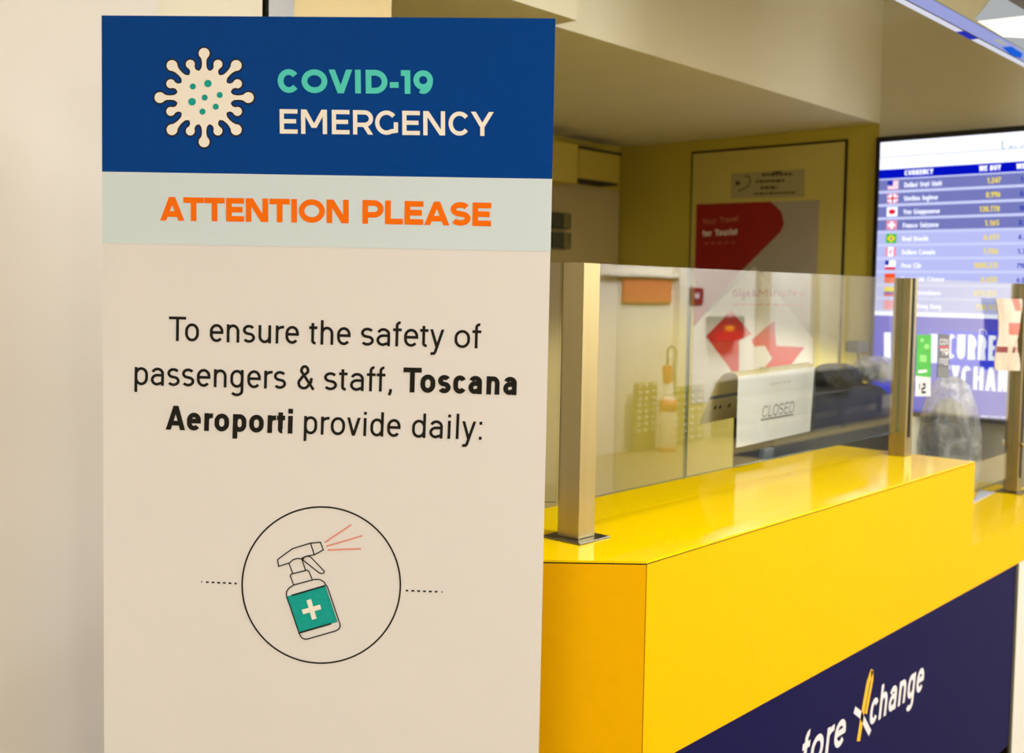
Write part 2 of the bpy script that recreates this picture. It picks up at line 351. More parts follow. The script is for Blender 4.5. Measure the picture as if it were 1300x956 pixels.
ROUND['-'] = (.5, .5); ROUND['1'] = (.5, .8); ROUND['&'] = (.5, .3)
KERN = {'To': -.10, 'Yo': -.08, 'AT': -.06, 'TA': -.06, 'Tr': -.06, 'Re': 0, 'ff': -.02}
def layout(s, wid, gap):
    x = 0; out = []; end = 0
    for i, c in enumerate(s):
        w = wid.get(c, .5); lf_, rf_ = ROUND.get(c, (1, 1))
        if i: x += gap * lf_ + KERN.get(s[i - 1:i + 1], 0)
        out.append((c, x, w)); x += w; end = x
        x += gap * rf_
    return out, end
def merge2d(polys):
    """overlapping flat polygons joined into one non-overlapping skin"""
    tris = []; vs_, es_ = [], []
    for p in polys:
        p = [Vector((q[0] * 100, q[1] * 100)) for q in p]; i0 = len(vs_); n = len(p)
        vs_ += p; es_ += [(i0 + i, i0 + (i + 1) % n) for i in range(n)]
        for a_, b_, c_ in tessellate_polygon([[Vector((q.x, q.y, 0)) for q in p]]):
            A, B, C = p[a_], p[b_], p[c_]
            if abs((B - A).cross(C - A)) > 1e-9:
                tris.append((A, B, C, min(A.x, B.x, C.x), max(A.x, B.x, C.x), min(A.y, B.y, C.y), max(A.y, B.y, C.y)))
    if not tris: return []
    v, e, f, ov, oe, of = delaunay_2d_cdt(vs_, es_, [], 0, 1e-5)
    out = []
    for t in f:
        c = (v[t[0]] + v[t[1]] + v[t[2]]) / 3
        for A, B, C, x0, x1, y0, y1 in tris:
            if c.x < x0 or c.x > x1 or c.y < y0 or c.y > y1: continue
            s1 = (B - A).cross(c - A); s2 = (C - B).cross(c - B); s3 = (A - C).cross(c - C)
            if (s1 >= 0 and s2 >= 0 and s3 >= 0) or (s1 <= 0 and s2 <= 0 and s3 <= 0):
                out.append([v[i] / 100 for i in t]); break
    return out
def text(mb, pl, s, p0, p1, cap, m, hw=.06, style='c', xh=.74, shear=0, lift=.0004, gap=None, uv=False, bold=0):
    """s set on plane pl between the measured baseline ends p0 and p1, cap = cap height (same units)"""
    wid = WID_C if style == 'c' else WID_W
    gap = gap if gap is not None else (.085 if style == 'c' else .10)
    if uv: A = Vector(p0); Bq = Vector(p1); ch = cap
    else:
        A = pl.at(*p0); Bq = pl.at(*p1); ch = (pl.at(p0[0], p0[1] - cap) - A).length
    e = (Bq - A); tot = e.length; e = e.normalized(); f = Vector((-e.y, e.x))
    lay, W = layout(s, wid, gap); sx = tot / (W * ch); H0 = hw
    k = 1.25 if style == 'c' else 1.08
    for c, x, w in lay:
        acc = []
        for st in glyph(c, w, H0 / sx, H0, xh, k / 1 if style != 'c' else k):
            if st[0] == 'D':
                _, x0, y0, x1, y1 = st
                a = Vector(((x + x0) * sx * ch, y0 * ch)); b = Vector(((x + x1) * sx * ch, y1 * ch)); d = b - a
                g = H0 * ch * d.length / abs(d.y)
                quads = [(a - Vector((g, 0)), a + Vector((g, 0)), b + Vector((g, 0)), b - Vector((g, 0)))]
            else: quads = strip([((x + px) * sx * ch, py * ch) for px, py in st], H0 * ch)
            acc += quads
        for qd in merge2d(acc):
            pts = [pl.p3(A + e * (v.x + shear * v.y) + f * v.y, lift) for v in qd]
            nn = (pts[1] - pts[0]).cross(pts[2] - pts[0])
            if nn.dot(pl.n) < 0: pts.reverse()
            mb.face(pts, m)
def poly(mb, pl, pxs, m, lift=.0003, uv=False):
    pts = [pl.p3(p if uv else pl.at(*p), lift) for p in pxs]
    nn = Vector((0, 0, 0))
    for i in range(len(pts)): nn += (pts[i] - pl.o).cross(pts[(i + 1) % len(pts)] - pl.o)
    if nn.dot(pl.n) < 0: pts.reverse()
    mb.face(pts, m)
def line(mb, pl, pxs, wpx, m, lift=.0005):
    hw = (pl.at(pxs[0][0] + wpx / 2, pxs[0][1]) - pl.at(*pxs[0])).length
    for qd in merge2d(strip([pl.at(*p) for p in pxs], hw)): poly(mb, pl, qd, m, lift, uv=True)

# ------------------------------------------------------------------ the setting
XW, YW, ZS, ZC = 4.70, 3.48, 2.272, 3.15          # screen wall, back wall, soffit underside, ceiling
YF = onz(1117, 157, 2.363).y                      # plane of the fascia
_c = onx(1117, 157, XW); ZS = _c.z; YF = _c.y
YW = onx(787, 194, XW).y
XH, YH, XL, YB = 15.0, -3.6, -3.0, -3.6
struct(MB().box((XL, YH, -.1), (XH, 4.2, 0), 'floor_tile').build('floor'))
struct(MB().box((XL, YH, ZC), (XH, 4.2, ZC + .1), 'ceiling_white').build('ceiling'))
struct(MB().box((XW, 1.25, 0), (XW + .15, YF, ZC), 'wall_beige').build('wall_right'))
struct(MB().box((XW, YF, 0), (XW + .15, YW, ZS), 'wall_ochre').box((XW, YF, ZS), (XW + .15, YW, ZC), 'wall_ochre').build('wall_recess'))
struct(MB().box((1.2, YW, 0), (XW + .15, YW + .12, ZC), 'wall_ochre').build('wall_back'))
struct(MB().box((1.55, YF, ZS), (XW, YW, ZC), 'soffit_paint').build('trim_1'))
bc = onz(733, 26, ZS)                              # corner of the short bulkhead before the fascia
struct(MB().box((1.55, bc.y, ZS), (bc.x, YF, ZC), 'soffit_paint').build('trim_2'))
# near wall behind the notice board: white part, cream part
YN = 1.90
xa = ony(195, 10, YN).x; xb = ony(497, 8, YN).x
struct(MB().box((XL, YN - .02, 0), (xa, YN + .12, ZC), 'wall_white').build('wall_left'))
x1, x2 = ony(333, 8, YN).x, ony(371, 8, YN).x
struct(MB().box((xa, YN, 0), (x1, YN + .12, ZC), 'wall_cream').build('wall_inner'))
struct(MB().box((x2, YN, 0), (xb, YN + .12, ZC), 'pier_cream').build('wall_pier'))
struct(MB().box((x1, YN + .02, 0), (x2, YN + .12, ZC), 'gap_dark').box((x1 + .012, YN - .006, 0), (x2, YN + .019, ZC), 'steel_dark').build('trim_3'))
# hall the glass mirrors
struct(MB().box((XL, YH - .12, 0), (XH, YH, ZC), 'hall_white').build('wall_front'))
struct(MB().box((XL - .12, YH - .12, 0), (XL, 4.2, ZC), 'hall_white').build('wall_side'))
struct(MB().box((XH, YH - .12, 0), (XH + .12, 4.2, ZC), 'hall_white').build('wall_far'))
struct(MB().box((XL, 4.2, 0), (XH, 4.3, ZC), 'hall_white').build('wall_rear'))

# door in the recess wall
PW = Plane((XW, 0, 0), (0, -1, 0), (0, 0, 1))     # surface of screen / door wall, faces the camera side
dl, dr_ = onx(879, 193, XW), onx(1077, 179, XW); dz = dl.z
g = .012
door = MB().box((XW - .012, dl.y - g, .02), (XW - .001, dr_.y + g, dz - g), 'door_cream').build('door_1', origin=(XW, dl.y, 0)); struct(door)
fr = MB()
for a, b in (((dl.y, 0), (dl.y - g, dz)), ((dr_.y, 0), (dr_.y + g, dz)), ((dl.y, dz), (dr_.y, dz - g))):
    fr.box((XW - .006, a[0], a[1]), (XW - .0005, b[0], b[1]), 'gap_dark')
o = fr.build('door_gap', None, origin=(XW, dl.y, 0)); o.parent = door; o.location = (0, 0, 0)
hd = MB().tube([(XW - .012, dr_.y + .1, 1.0), (XW - .06, dr_.y + .1, 1.0), (XW - .06, dr_.y + .22, 1.0)], .009, 'steel_dark')
o = hd.build('door_handle', None, origin=(XW, dl.y, 0)); o.parent = door; o.location = (0, 0, 0)

# ------------------------------------------------------------------ standing notice board
h_ = w3(Vector((19765, -282, F))).normalized(); v_ = w3(Vector((443, -21767, -F))).normalized()
SP = Plane(C0 + ray(415, 433) / F * 1.76, h_, v_)
if SP.n.dot(C0 - SP.o) < 0: SP.n = -SP.n
def edge_px(x0, y0, x1, y1, y): return x0 + (x1 - x0) * (y - y0) / (y1 - y0)
tl, tr = SP.at(129, 19.6), SP.at(705.5, 23.4)
bl, br = SP.at(132, 867), SP.at(686, 867)
sb_base = SP.p3(((bl.x + br.x) / 2, 0)); sb_base.z = 0
board = thing('notice_board', (sb_base.x, sb_base.y, 0), 'tall free-standing cream board with a navy header and an emergency safety notice', 'sign')
def down(p, q, z):                                   # follow an edge of the board to height z
    a, b = SP.p3(p), SP.p3(q); t = (z - a.z) / (b.z - a.z); r = p + (q - p) * t; return r
bl2, br2 = down(tl, bl, .03), down(tr, br, .03)
mb = MB(); base = [SP.p3(p) for p in (tl, tr, br2, bl2)]
mb.prism(base, SP.n * -.010, 'sign_cream', mside='sign_edge')
mb.build('panel', board)
gfx = MB()
poly(gfx, SP, [(129, 19.6), (705.3, 23.4), (701, 227.2), (129.6, 217.9)], 'sign_blue', .0003)
poly(gfx, SP, [(129.6, 217.9), (701, 227.2), (699, 319.3), (129.9, 308.4)], 'sign_pale_blue', .0003)
gfx.build('printed_header', board)
vir = MB()
z1 = lambda x, y: (120 + x / 3.984, y / 3.984)
vc = (259.3, 124.0)
def circ(c, r, n=40): return [(c[0] + r * math.cos(2 * math.pi * i / n), c[1] + r * math.sin(2 * math.pi * i / n)) for i in range(n)]
for mm, g_, lf in (('ink_dark', 2.0, .0006), ('ink_white', 0, .0009)):
    sh = [circ(vc, 34.4 + g_, 64)]
    for i in range(16):
        a = math.radians(i * 22.5 - 90); lng = i % 2 == 0
        tip = (63.0 if i % 4 == 0 else 64.5) if lng else 51.5
        rb = 6.9 if lng else 5.7; nk = 2.7 if lng else 2.9; rc = tip - rb
        ca, sa = math.cos(a), math.sin(a)
        sh.append(circ((vc[0] + rc * ca, vc[1] + rc * sa), rb + g_, 24))
        pr = [(31, 8.0), (34.0, 6.4), (35.6, 4.6), (38, nk + .5)] + ([(43, nk), (47.5, nk + .3)] if lng else []) + [(rc - rb * .45, rb * .72), (rc, rb * .98)]
        L_ = [(r, w + g_) for r, w in pr]
        for (r0, w0), (r1, w1) in zip(L_[:-1], L_[1:]):
            sh.append([(vc[0] + r * ca - w * sa, vc[1] + r * sa + w * ca) for r, w in ((r0, w0), (r1, w1), (r1, -w1), (r0, -w0))])
    for t_ in merge2d([[SP.at(*p) for p in q] for q in sh]): poly(vir, SP, t_, mm, lf, uv=True)
for x, y, r in ((574, 423, 19), (498, 438, 15.5), (634, 481, 15.5), (558, 494, 15.5), (494, 515, 19.5), (614, 540, 15.5), (547, 565, 15.5)):
    poly(vir, SP, circ(z1(x, y), r / 3.984, 24), 'ink_teal', .0012)
vir.build('printed_virus_symbol', board)
tx = MB()
text(tx, SP, 'COVID-19', (352.9, 117.9), (549.8, 119.4), 30.2, 'ink_mint', .122, 'w', lift=.0007)
text(tx, SP, 'EMERGENCY', (355.3, 169.6), (626.6, 172.8), 31.0, 'ink_white', .088, 'w', lift=.0007)
text(tx, SP, 'ATTENTION', (203.2, 280.0), (442.7, 283.6), 30.2, 'ink_orange', .12, 'w', lift=.0007, gap=.045)
text(tx, SP, 'PLEASE', (460.0, 284.0), (623.4, 287.4), 30.2, 'ink_orange', .12, 'w', lift=.0007, gap=.05)
def tw(s, xa_, xb_, y0, sl, x0, cap, hw):
    f = lambda x: (150 + x / 2.407, 380 + (y0 + (x - x0) * sl) / 2.407)
    text(tx, SP, s, f(xa_), f(xb_), cap / 2.407, 'ink_black', hw, 'c', lift=.0006)
for s_, a_, b_ in (('To', 155, 247), ('ensure', 280, 552), ('the', 583, 710), ('safety', 741, 996), ('of', 1027, 1111)): tw(s_, a_, b_, 127, .0245, 155, 75, .058)
for s_, a_, b_ in (('passengers', 50, 513), ('&', 547, 597), ('staff,', 628, 838)): tw(s_, a_, b_, 262, .0265, 50, 75, .058)
tw('Toscana', 870, 1217, 262, .0265, 50, 76, .098)
tw('Aeroporti', 145, 531, 398, .0325, 145, 74, .098)
for s_, a_, b_ in (('provide', 567, 862), ('daily:', 897, 1112)): tw(s_, a_, b_, 398, .0325, 145, 75, .058)
tx.build('printed_lettering', board)
pic = MB()
z5 = lambda x, y: (240 + x / 3.824, 620 + y / 3.824)
q5 = lambda *p: [z5(*a) for a in p]
cc = [z5(642 + 384 * math.cos(t * math.pi / 60), 469 + 379 * math.sin(t * math.pi / 60)) for t in range(121)]; cc[-1] = cc[0]
line(pic, SP, cc, 2.1, 'ink_black')
for x0, x1_, y0, y1_ in ((48, 240, 453, 462), (1044, 1242, 495, 503)):
    n = 7
    for i in range(n):
        xx_ = x0 + (x1_ - x0) * (i + .5) / n; yy = y0 + (y1_ - y0) * (i + .5) / n
        wd = 7 if (i not in (0, n - 1)) else 6
        if (x0 < 500 and i == 0) or (x0 > 500 and i == n - 1): wd = 2.5
        line(pic, SP, q5((xx_ - wd, yy), (xx_ + wd, yy + .4)), 2.2, 'ink_black')
poly(pic, SP, q5((474, 524), (662, 470), (722, 648), (537, 700)), 'ink_teal', .0006)
cr = math.radians(-16)
crs = [[SP.at(*z5(595 + a * math.cos(cr) - b * math.sin(cr), 587 + a * math.sin(cr) + b * math.cos(cr))) for a, b in ((-hw_, -hh), (hw_, -hh), (hw_, hh), (-hw_, hh))] for hw_, hh in ((46, 11.5), (11.5, 49))]
for t_ in merge2d(crs): poly(pic, SP, t_, 'ink_white', .0009, uv=True)
LW = 1.5
for pts in (((430, 345), (502, 292), (590, 265), (638, 261), (652, 298), (608, 322), (572, 328), (545, 340)), ((430, 345), (435, 378), (486, 362), (505, 346), (525, 339), (548, 342)),
            ((590, 265), (608, 321)), ((485, 362), (504, 413)), ((548, 342), (566, 398)), ((508, 468), (492, 424), (497, 415), (574, 396), (582, 402), (598, 441)),
            ((552, 346), (562, 331), (580, 328), (592, 334), (657, 402), (654, 410), (643, 413), (630, 408), (552, 346)),
            ((473, 520), (535, 703), (545, 722), (558, 730), (574, 731), (712, 691), (728, 682), (734, 668), (732, 655), (672, 478), (655, 453), (636, 442), (610, 441), (508, 468), (486, 483), (474, 500), (473, 520))):
    line(pic, SP, q5(*pts), LW, 'ink_black', .0012)
line(pic, SP, q5((498, 519), (662, 471)), 2.0, 'ink_black', .0012); line(pic, SP, q5((537, 700), (690, 656)), 2.0, 'ink_black', .0012)
for a, b in (((660, 262), (790, 175)), ((668, 281), (843, 229)), ((674, 299), (838, 293))):
    n = 26
    for i in range(n):
        t0, t1 = i / n, (i + .62) / n
        line(pic, SP, q5((a[0] + (b[0] - a[0]) * t0, a[1] + (b[1] - a[1]) * t0), (a[0] + (b[0] - a[0]) * t1, a[1] + (b[1] - a[1]) * t1)), 2.5, 'ink_salmon')
pic.build('printed_spray_bottle_picture', board)
# foot plate of the board
c_ = SP.p3(((bl2.x + br2.x) / 2, bl2.y)) ; u2 = Vector((SP.u.x, SP.u.y, 0)).normalized(); n2 = Vector((SP.n.x, SP.n.y, 0)).normalized()
c_ -= SP.n * .005; hwid = (br2 - bl2).length / 2
fb = [Vector((c_.x, c_.y, 0)) + u2 * a + n2 * b for a, b in ((-hwid, -.14), (hwid, -.14), (hwid, .14), (-hwid, .14))]
MB().prism(fb, (0, 0, .03), 'steel_dark').build('foot_plate', board, bevel=.003)

# ------------------------------------------------------------------ counter
YC, YK, ZT, ZL, ZB = 1.137, 1.58, 1.10, .838, .702
XA, XE = 1.648, 3.388
wv = Vector((-.678, .735, 0)); nv = Vector((.735, .678, 0))
cnt = thing('service_counter', (2.8, 1.35, 0), 'long yellow and navy service counter with a raised section and angled left end', 'counter')
A0 = Vector((XA, YC, 0)); A1 = A0 + wv * .50; A2 = A1 + nv * .443
t_ = (YK - (A0 + nv * .443).y) / wv.y; A3 = A0 + nv * .443 + wv * t_
T = .016; TT = .004
YG = 1.43
mb = MB()   # front leaf of the top
mb.prism([(XA, YC, ZT - TT), (XE, YC, ZT - TT), (XE, YG - .0015, ZT - TT), (1.78, YG - .0015, ZT - TT), (A1 + nv * .29) * 1 + Vector((0, 0, ZT - TT)), A1 + Vector((0, 0, ZT - TT))], (0, 0, TT), 'yellow')
mb.build('countertop', cnt)
mb = MB()
mb.prism([(1.78, YG + .0015, ZT - TT), (XE, YG + .0015, ZT - TT), (XE, YK, ZT - TT), (A3.x, YK, ZT - TT), A2 + Vector((0, 0, ZT - TT)), (A1 + nv * .292) + Vector((0, 0, ZT - TT))], (0, 0, TT), 'yellow')
mb.build('countertop_rear_leaf', cnt)
J = .0022
XF = 5.0
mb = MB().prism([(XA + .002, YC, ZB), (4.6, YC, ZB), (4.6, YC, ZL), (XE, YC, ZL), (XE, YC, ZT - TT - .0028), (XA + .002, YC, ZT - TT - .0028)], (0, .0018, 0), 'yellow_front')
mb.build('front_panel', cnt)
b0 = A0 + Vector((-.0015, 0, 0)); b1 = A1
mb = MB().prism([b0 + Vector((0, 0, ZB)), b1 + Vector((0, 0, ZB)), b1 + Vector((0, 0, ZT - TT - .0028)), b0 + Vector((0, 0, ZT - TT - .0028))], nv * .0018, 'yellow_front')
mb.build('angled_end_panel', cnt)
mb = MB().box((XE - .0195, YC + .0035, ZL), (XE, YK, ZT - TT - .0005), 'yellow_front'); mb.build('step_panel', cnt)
mb = MB().box((XE + .0005, YC + .0034, ZL - T), (4.6, 1.455, ZL), 'yellow'); mb.build('low_countertop', cnt)
# dark carcass visible through the joints
cz = MB().prism([A0 + nv * .004 + wv * .0 + Vector((.0, .0, .08)), (XE - .02, YC + .0032, .08), (XE - .02, YK - .02, .08), (A3.x, YK - .02, .08), A2 - nv * .02 + Vector((0, 0, .08)), A1 + nv * .0032 + Vector((0, 0, .08))], (0, 0, ZT - TT - .08 - .0003), 'joint')
cz.box((XE - .02, YC + .0032, .08), (4.58, 1.44, ZL - T - .0005), 'joint')
cz.build('carcass', cnt)
XN = 3.825
NP = Plane((0, YC + .0006, 0), (1, 0, 0), (0, 0, 1))
nm = MB().box((XA, YC + .0006, .08), (XN, YC + .003, ZB - .001), 'navy'); nm.build('lower_panel', cnt)
ne = MB().prism([b0 + Vector((.0005, .0005, .08)), b1 + Vector((.0005, .0005, .08)), b1 + Vector((.0005, .0005, ZB - .001)), b0 + Vector((.0005, .0005, ZB - .001))], nv * .002, 'navy')
ne.build('angled_lower_panel', cnt)
MB().box((XN, YC - .0015, .0), (XN + .03, YC + .003, ZB - .001), 'gap_dark').build('panel_edge_strip', cnt)
MB().box((XN + .03, YC - .001, 0), (4.56, YC + .003, ZB - .001), 'column_white').build('support_panel', cnt)
MB().prism([A0 + nv * .05 + wv * .01, (XN, YC + .05, 0), (XN, 1.42, 0), (3.38, 1.42, 0), (3.38, YK - .03, 0), (A3.x, YK - .03, 0), A2 - nv * .03, A1 + nv * .05], (0, 0, .079), 'joint').build('plinth', cnt)
lg = MB(); lg2 = MB()
pa, pb = NP.at(1002, 958), NP.at(1173, 862)
hl = .062
xe = NP.at(1172, 846); zb_ = xe.y - .068
text(lg, NP, 'change', (xe.x - .36, zb_), (xe.x, zb_), .09, 'logo_white', .085, 'w', shear=.18, lift=.0008, uv=True, xh=.74)
text(lg, NP, 'fore', (xe.x - .74, zb_), (xe.x - .505, zb_), .09, 'logo_white', .085, 'w', shear=.18, lift=.0008, uv=True, xh=.74)
sw = [NP.at(1091, 872), NP.at(1097, 859), NP.at(1104, 850), NP.at(1107, 849), NP.at(1106, 856), NP.at(1100, 868)]
xs_ = sw[3]
for qd in strip([xs_ + Vector((-.07, -.17)), xs_ + Vector((-.045, -.09)), xs_ + Vector((-.022, -.03)), xs_ + Vector((0, -.004))], .010): poly(lg2, NP, qd, 'logo_yellow', .0008, uv=True)
for qd in strip([xs_ + Vector((0, -.004)), xs_ + Vector((.002, -.03)), xs_ + Vector((-.014, -.07)), xs_ + Vector((-.03, -.11))], .007): poly(lg2, NP, qd, 'logo_yellow', .0008, uv=True)
for qd in strip([xs_ + Vector((-.10, -.08)), xs_ + Vector((-.06, -.105)), xs_ + Vector((.0, -.17))], .009): poly(lg, NP, qd, 'logo_white', .0008, uv=True)
lg.build('printed_logo', cnt); lg2.build('logo_swoosh', cnt)

# ------------------------------------------------------------------ screen posts and panes
PY, ZP = 1.35, 1.657
def post(x, z0, label, plate=True, hh=.027):
    o = thing('steel_post', (x, PY, z0), label, 'post', 'brushed steel posts along the counter')
    MB().box((x - hh, PY - hh, z0 + (.004 if plate else 0)), (x + hh, PY + hh, ZP), 'steel').build('upright', o, bevel=.0015)
    if plate: MB().box((x - .0495, PY - .0495, z0), (x + .0495, PY + .0495, z0 + .004), 'steel_dark').build('base_plate', o, bevel=.001)
    return o
X1, X2, X3 = 1.703, 3.335, 4.455
post(X1, ZT, 'square brushed steel post beside the board, standing on the front end of the raised counter')
p2 = post(X2, ZT, 'square steel post with a dark clamp channel near the far end of the raised counter', False)
MB().box((X2 + .0271, PY - .006, ZT + .06), (X2 + .033, PY + .006, ZP), 'black_plastic').box((X2 - .008, PY - .0305, ZT + .06), (X2 + .002, PY - .0271, ZP), 'black_plastic').sub('clamp_channel', p2.children[0])
p3 = post(X3, ZL, 'square steel post on the low counter at the right, with a round bolt')
MB().lathe((X3 - .01, PY - .0272, 1.03), [(.011, 0), (.011, .012), (.006, .02), (.002, .022)], 'steel', 16, axis=(0, -1, 0)).sub('bolt', p3.children[0], smooth=True)
MB().box((X3 - .006, PY - .0305, ZL + .06), (X3 + .006, PY - .0271, ZP), 'black_plastic').sub('clamp_channel', p3.children[0])
ZG0, ZG1 = 1.176, 1.6565
def pane(x0, x1, z0, z1, label, y=PY, d=Vector((1, 0, 0)), o=None):
    o = o or Vector((0, y, 0)); n = Vector((-d.y, d.x, 0)) * .004
    a = o + d * x0; b = o + d * x1; th = n * 2
    mb = MB(); base = [a - n + Vector((0, 0, z0)), b - n + Vector((0, 0, z0)), b - n + Vector((0, 0, z1)), a - n + Vector((0, 0, z1))]
    mb.prism(base, th, 'pane', mside='pane_edge')
    ob = mb.build('glass_pane')
    return tag(ob, label, 'glass pane', 'protective glass panes on the counter')
xj = ony(873, 480, PY).x
pane(X1 + .0272, xj - .0003, ZG0, ZG1, 'clear glass pane fixed to the post next to the board')
pane(xj + .0003, X2 - .0272, ZG0, ZG1, 'clear glass pane between the seam and the middle post, before the closed sign')
pane(X2 + .034, X3 - .0272, .90, ZG1, 'clear tall glass pane over the low counter, with stickers on it')
pane(.042, .33, ZG0 - .004, ZG1, 'narrow clear glass pane beside the board, left of the first post', d=wv.normalized(), o=Vector((X1, PY, 0)))

# ------------------------------------------------------------------ stickers and bag on the far pane
GP = Plane((0, PY - .0042, 0), (1, 0, 0), (0, 0, 1))
def card(name, pxs, m, label, cat, th=.0006):
    mb = MB(); mb.prism([GP.p3(GP.at(*p), .0002) for p in pxs], GP.n * th, m); return mb
lf = .0011
mb = card('s', [(1163.5, 425), (1182, 425), (1181, 503), (1161.5, 503)], 'paper', '', '')
poly(mb, GP, [(1163.5, 425), (1182, 425), (1181.3, 479), (1162, 477)], 'green_print', lf)
poly(mb, GP, circ((1176, 440), 3.6, 12), 'green_light', lf + .0004); poly(mb, GP, circ((1170, 432), 2.5, 12), 'green_light', lf + .0004)
poly(mb, GP, [(1167, 450), (1176, 451), (1175.5, 460), (1167, 459)], 'green_light', lf + .0004)
poly(mb, GP, [(1165, 470), (1176, 469), (1176, 472.5), (1165, 474)], 'logo_white', lf + .0004)
line(mb, GP, [(1167, 487), (1167, 494)], 1, 'ink_black', lf); line(mb, GP, [(1171, 488), (1174, 488), (1174, 492), (1170, 494), (1170, 498), (1175, 498)], 1.2, 'ink_black', lf)
tag(mb.build('sticker'), 'green and white sticker on the far pane right beside the middle post', 'sticker')
mb = card('s', [(1191.5, 424), (1205.5, 425), (1204, 480), (1189.5, 479)], 'tag_grey', '', '')
text(mb, GP, 'COV', (1192.5, 438), (1204, 438), 8, 'logo_white', .11, 'c', lift=lf, gap=.05)
text(mb, GP, '19', (1193, 451), (1203.5, 451), 8.5, 'logo_white', .12, 'c', lift=lf, gap=.06)
poly(mb, GP, [(1191, 440), (1205, 439.5), (1205, 441.5), (1191, 442)], 'tag_red', lf)
text(mb, GP, 'FREE', (1192, 463), (1203.5, 463), 8, 'paper', .1, 'c', lift=lf, gap=.04)
poly(mb, GP, [(1190.5, 466), (1204, 467), (1203.6, 479), (1190, 478)], 'print_grey', lf)
tag(mb.build('label_card'), 'narrow grey card with small white words on the far pane', 'sticker')
GPo = GP; GP = Plane((0, PY - .0275, 0), (1, 0, 0), (0, 0, 1))
mb = MB()                                        # crumpled paper bag taped in front of the pane
rows = []
for j in range(13):
    t = j / 12; yl = 379 + 91 * t
    xl = 1263 + (3 if t < .5 else 4) * math.sin(t * 5) + 3 * t; xr = 1294 + 3 * math.sin(t * 7 + 1) - 3 * t
    row = []
    for i in range(9):
        s = i / 8; p = GP.at(xl + (xr - xl) * s, yl + .5 * s)
        puff = .004 + .03 * math.sin(math.pi * s) * (.45 + .55 * math.sin(math.pi * t)) + .005 * math.sin(9 * s + 7 * t) * math.sin(math.pi * s)
        row.append((GP.p3(p, .0008), GP.p3(p, max(.002, puff))))
    rows.append(row)
for j in range(12):
    for i in range(8):
        for k in (0, 1):
            q = [rows[j][i][k], rows[j + 1][i][k], rows[j + 1][i + 1][k], rows[j][i + 1][k]]
            if k == 0: q.reverse()
            mm = 'bag_paper'
            if k == 1 and j in (4, 5) and 2 <= i <= 5: mm = 'bag_red'
            if k == 1 and j == 8 and i in (0, 1, 3, 4, 6, 7): mm = 'dark_red'
            if k == 1 and j < 2 and i in (4, 5): mm = 'bag_red'
            mb.face(q, mm)
for j in range(12):
    for i in (0, 8): mb.face([rows[j][i][0], rows[j + 1][i][0], rows[j + 1][i][1], rows[j][i][1]], 'bag_paper')
GP = GPo
tag(mb.build('paper_bag', smooth=True), 'crumpled brown paper bag with red print hung beside the right post', 'paper bag')

# ------------------------------------------------------------------ behind the glass
DZ = .74
desk = thing('back_desk', (2.9, 1.85, 0), 'dark low desk behind the raised counter', 'desk')
MB().prism([(1.95, 1.60, DZ - .03), (3.42, 1.60, DZ - .03), (3.42, 1.465, DZ - .03), (4.66, 1.465, DZ - .03), (4.66, 2.15, DZ - .03), (1.95, 2.15, DZ - .03)], (0, 0, .03), 'black_plastic').build('desktop', desk, bevel=.003)
for x in (2.0, 4.6): MB().box((x, 1.66, 0), (x + .04, 2.1, DZ - .03), 'dark_plastic').build('leg', desk)
# monitor, back to the customers, with the closed sign draped over its top edge
YM = 1.645
def M_(x, y): return ony(x, y, YM)
ml, mr_ = M_(984, 490), M_(1036, 480)
mt = M_(1036, 466).z - .004
mon = thing('computer_monitor', ((ml.x + mr_.x) / 2, YM + .03, DZ), 'black computer monitor carrying the folded closed sign, back to the glass', 'monitor')
MB().box((ml.x, YM, .98), (mr_.x, YM + .035, mt), 'black_plastic').build('housing', mon, bevel=.004)
xc = (ml.x + mr_.x) / 2
MB().tube([(xc, YM + .05, DZ + .01), (xc, YM + .05, 1.08)], .02, 'dark_plastic').build('stand', mon)
MB().box((xc - .1, YM - .03, DZ), (xc + .1, YM + .13, DZ + .012), 'dark_plastic').build('foot', mon, bevel=.003)
YP = YM - .006
for nm_ in ('paper', 'paper_warm_lit'):                # thin paper lets some light through
    nt = MATS[nm_].node_tree; tr_ = nt.nodes.new('ShaderNodeBsdfTranslucent'); tr_.inputs[0].default_value = nt.nodes['Principled BSDF'].inputs['Base Color'].default_value
    mx_ = nt.nodes.new('ShaderNodeMixShader'); mx_.inputs[0].default_value = .4
    nt.links.new(nt.nodes['Principled BSDF'].outputs[0], mx_.inputs[1]); nt.links.new(tr_.outputs[0], mx_.inputs[2]); nt.links.new(mx_.outputs[0], nt.nodes['Material Output'].inputs[0])
CP = Plane((0, YP, 0), (1, 0, 0), (0, 0, 1))
sg = thing('closed_sign', tuple(ony(985, 560, YP)), 'folded white paper sign reading CLOSED behind the glass', 'sign')
f0, f1, f2, f3 = [CP.p3(CP.at(*p)) for p in ((937, 478), (1034, 465), (1028, 547.5), (934.5, 568.5))]
tk = Vector((0, -.0006, 0))
mb = MB(); mb.prism([f0, f1, f2, f3], tk, 'paper'); mb.build('front_sheet', sg)
text_mb = MB()
CQ = Plane((0, YP - .0006, 0), (1, 0, 0), (0, 0, 1))
text(text_mb, CQ, 'CLOSED', (967, 530.3), (1007.5, 523.3), 14.5, 'print_grey', .055, 'c', shear=.2, lift=.0004, gap=.10)
line(text_mb, CQ, [(965.5, 533.3), (1007, 526)], 1.1, 'print_grey')
text(text_mb, CQ, 'forexchange', (977, 490), (1004, 485.5), 5, 'print_pale', .09, 'c', lift=.0004)
text_mb.build('printed_lettering', sg)
mb = MB()                                        # fold over the monitor edge, then the rear flap hanging away
bx = f0.x
prof = [(0, 0), (.010, .008), (.028, .011), (.05, .004), (.066, -.012), (.09, -.06), (.115, -.115), (.13, -.155)]
pr3 = [(YP + a, b) for a, b in prof]
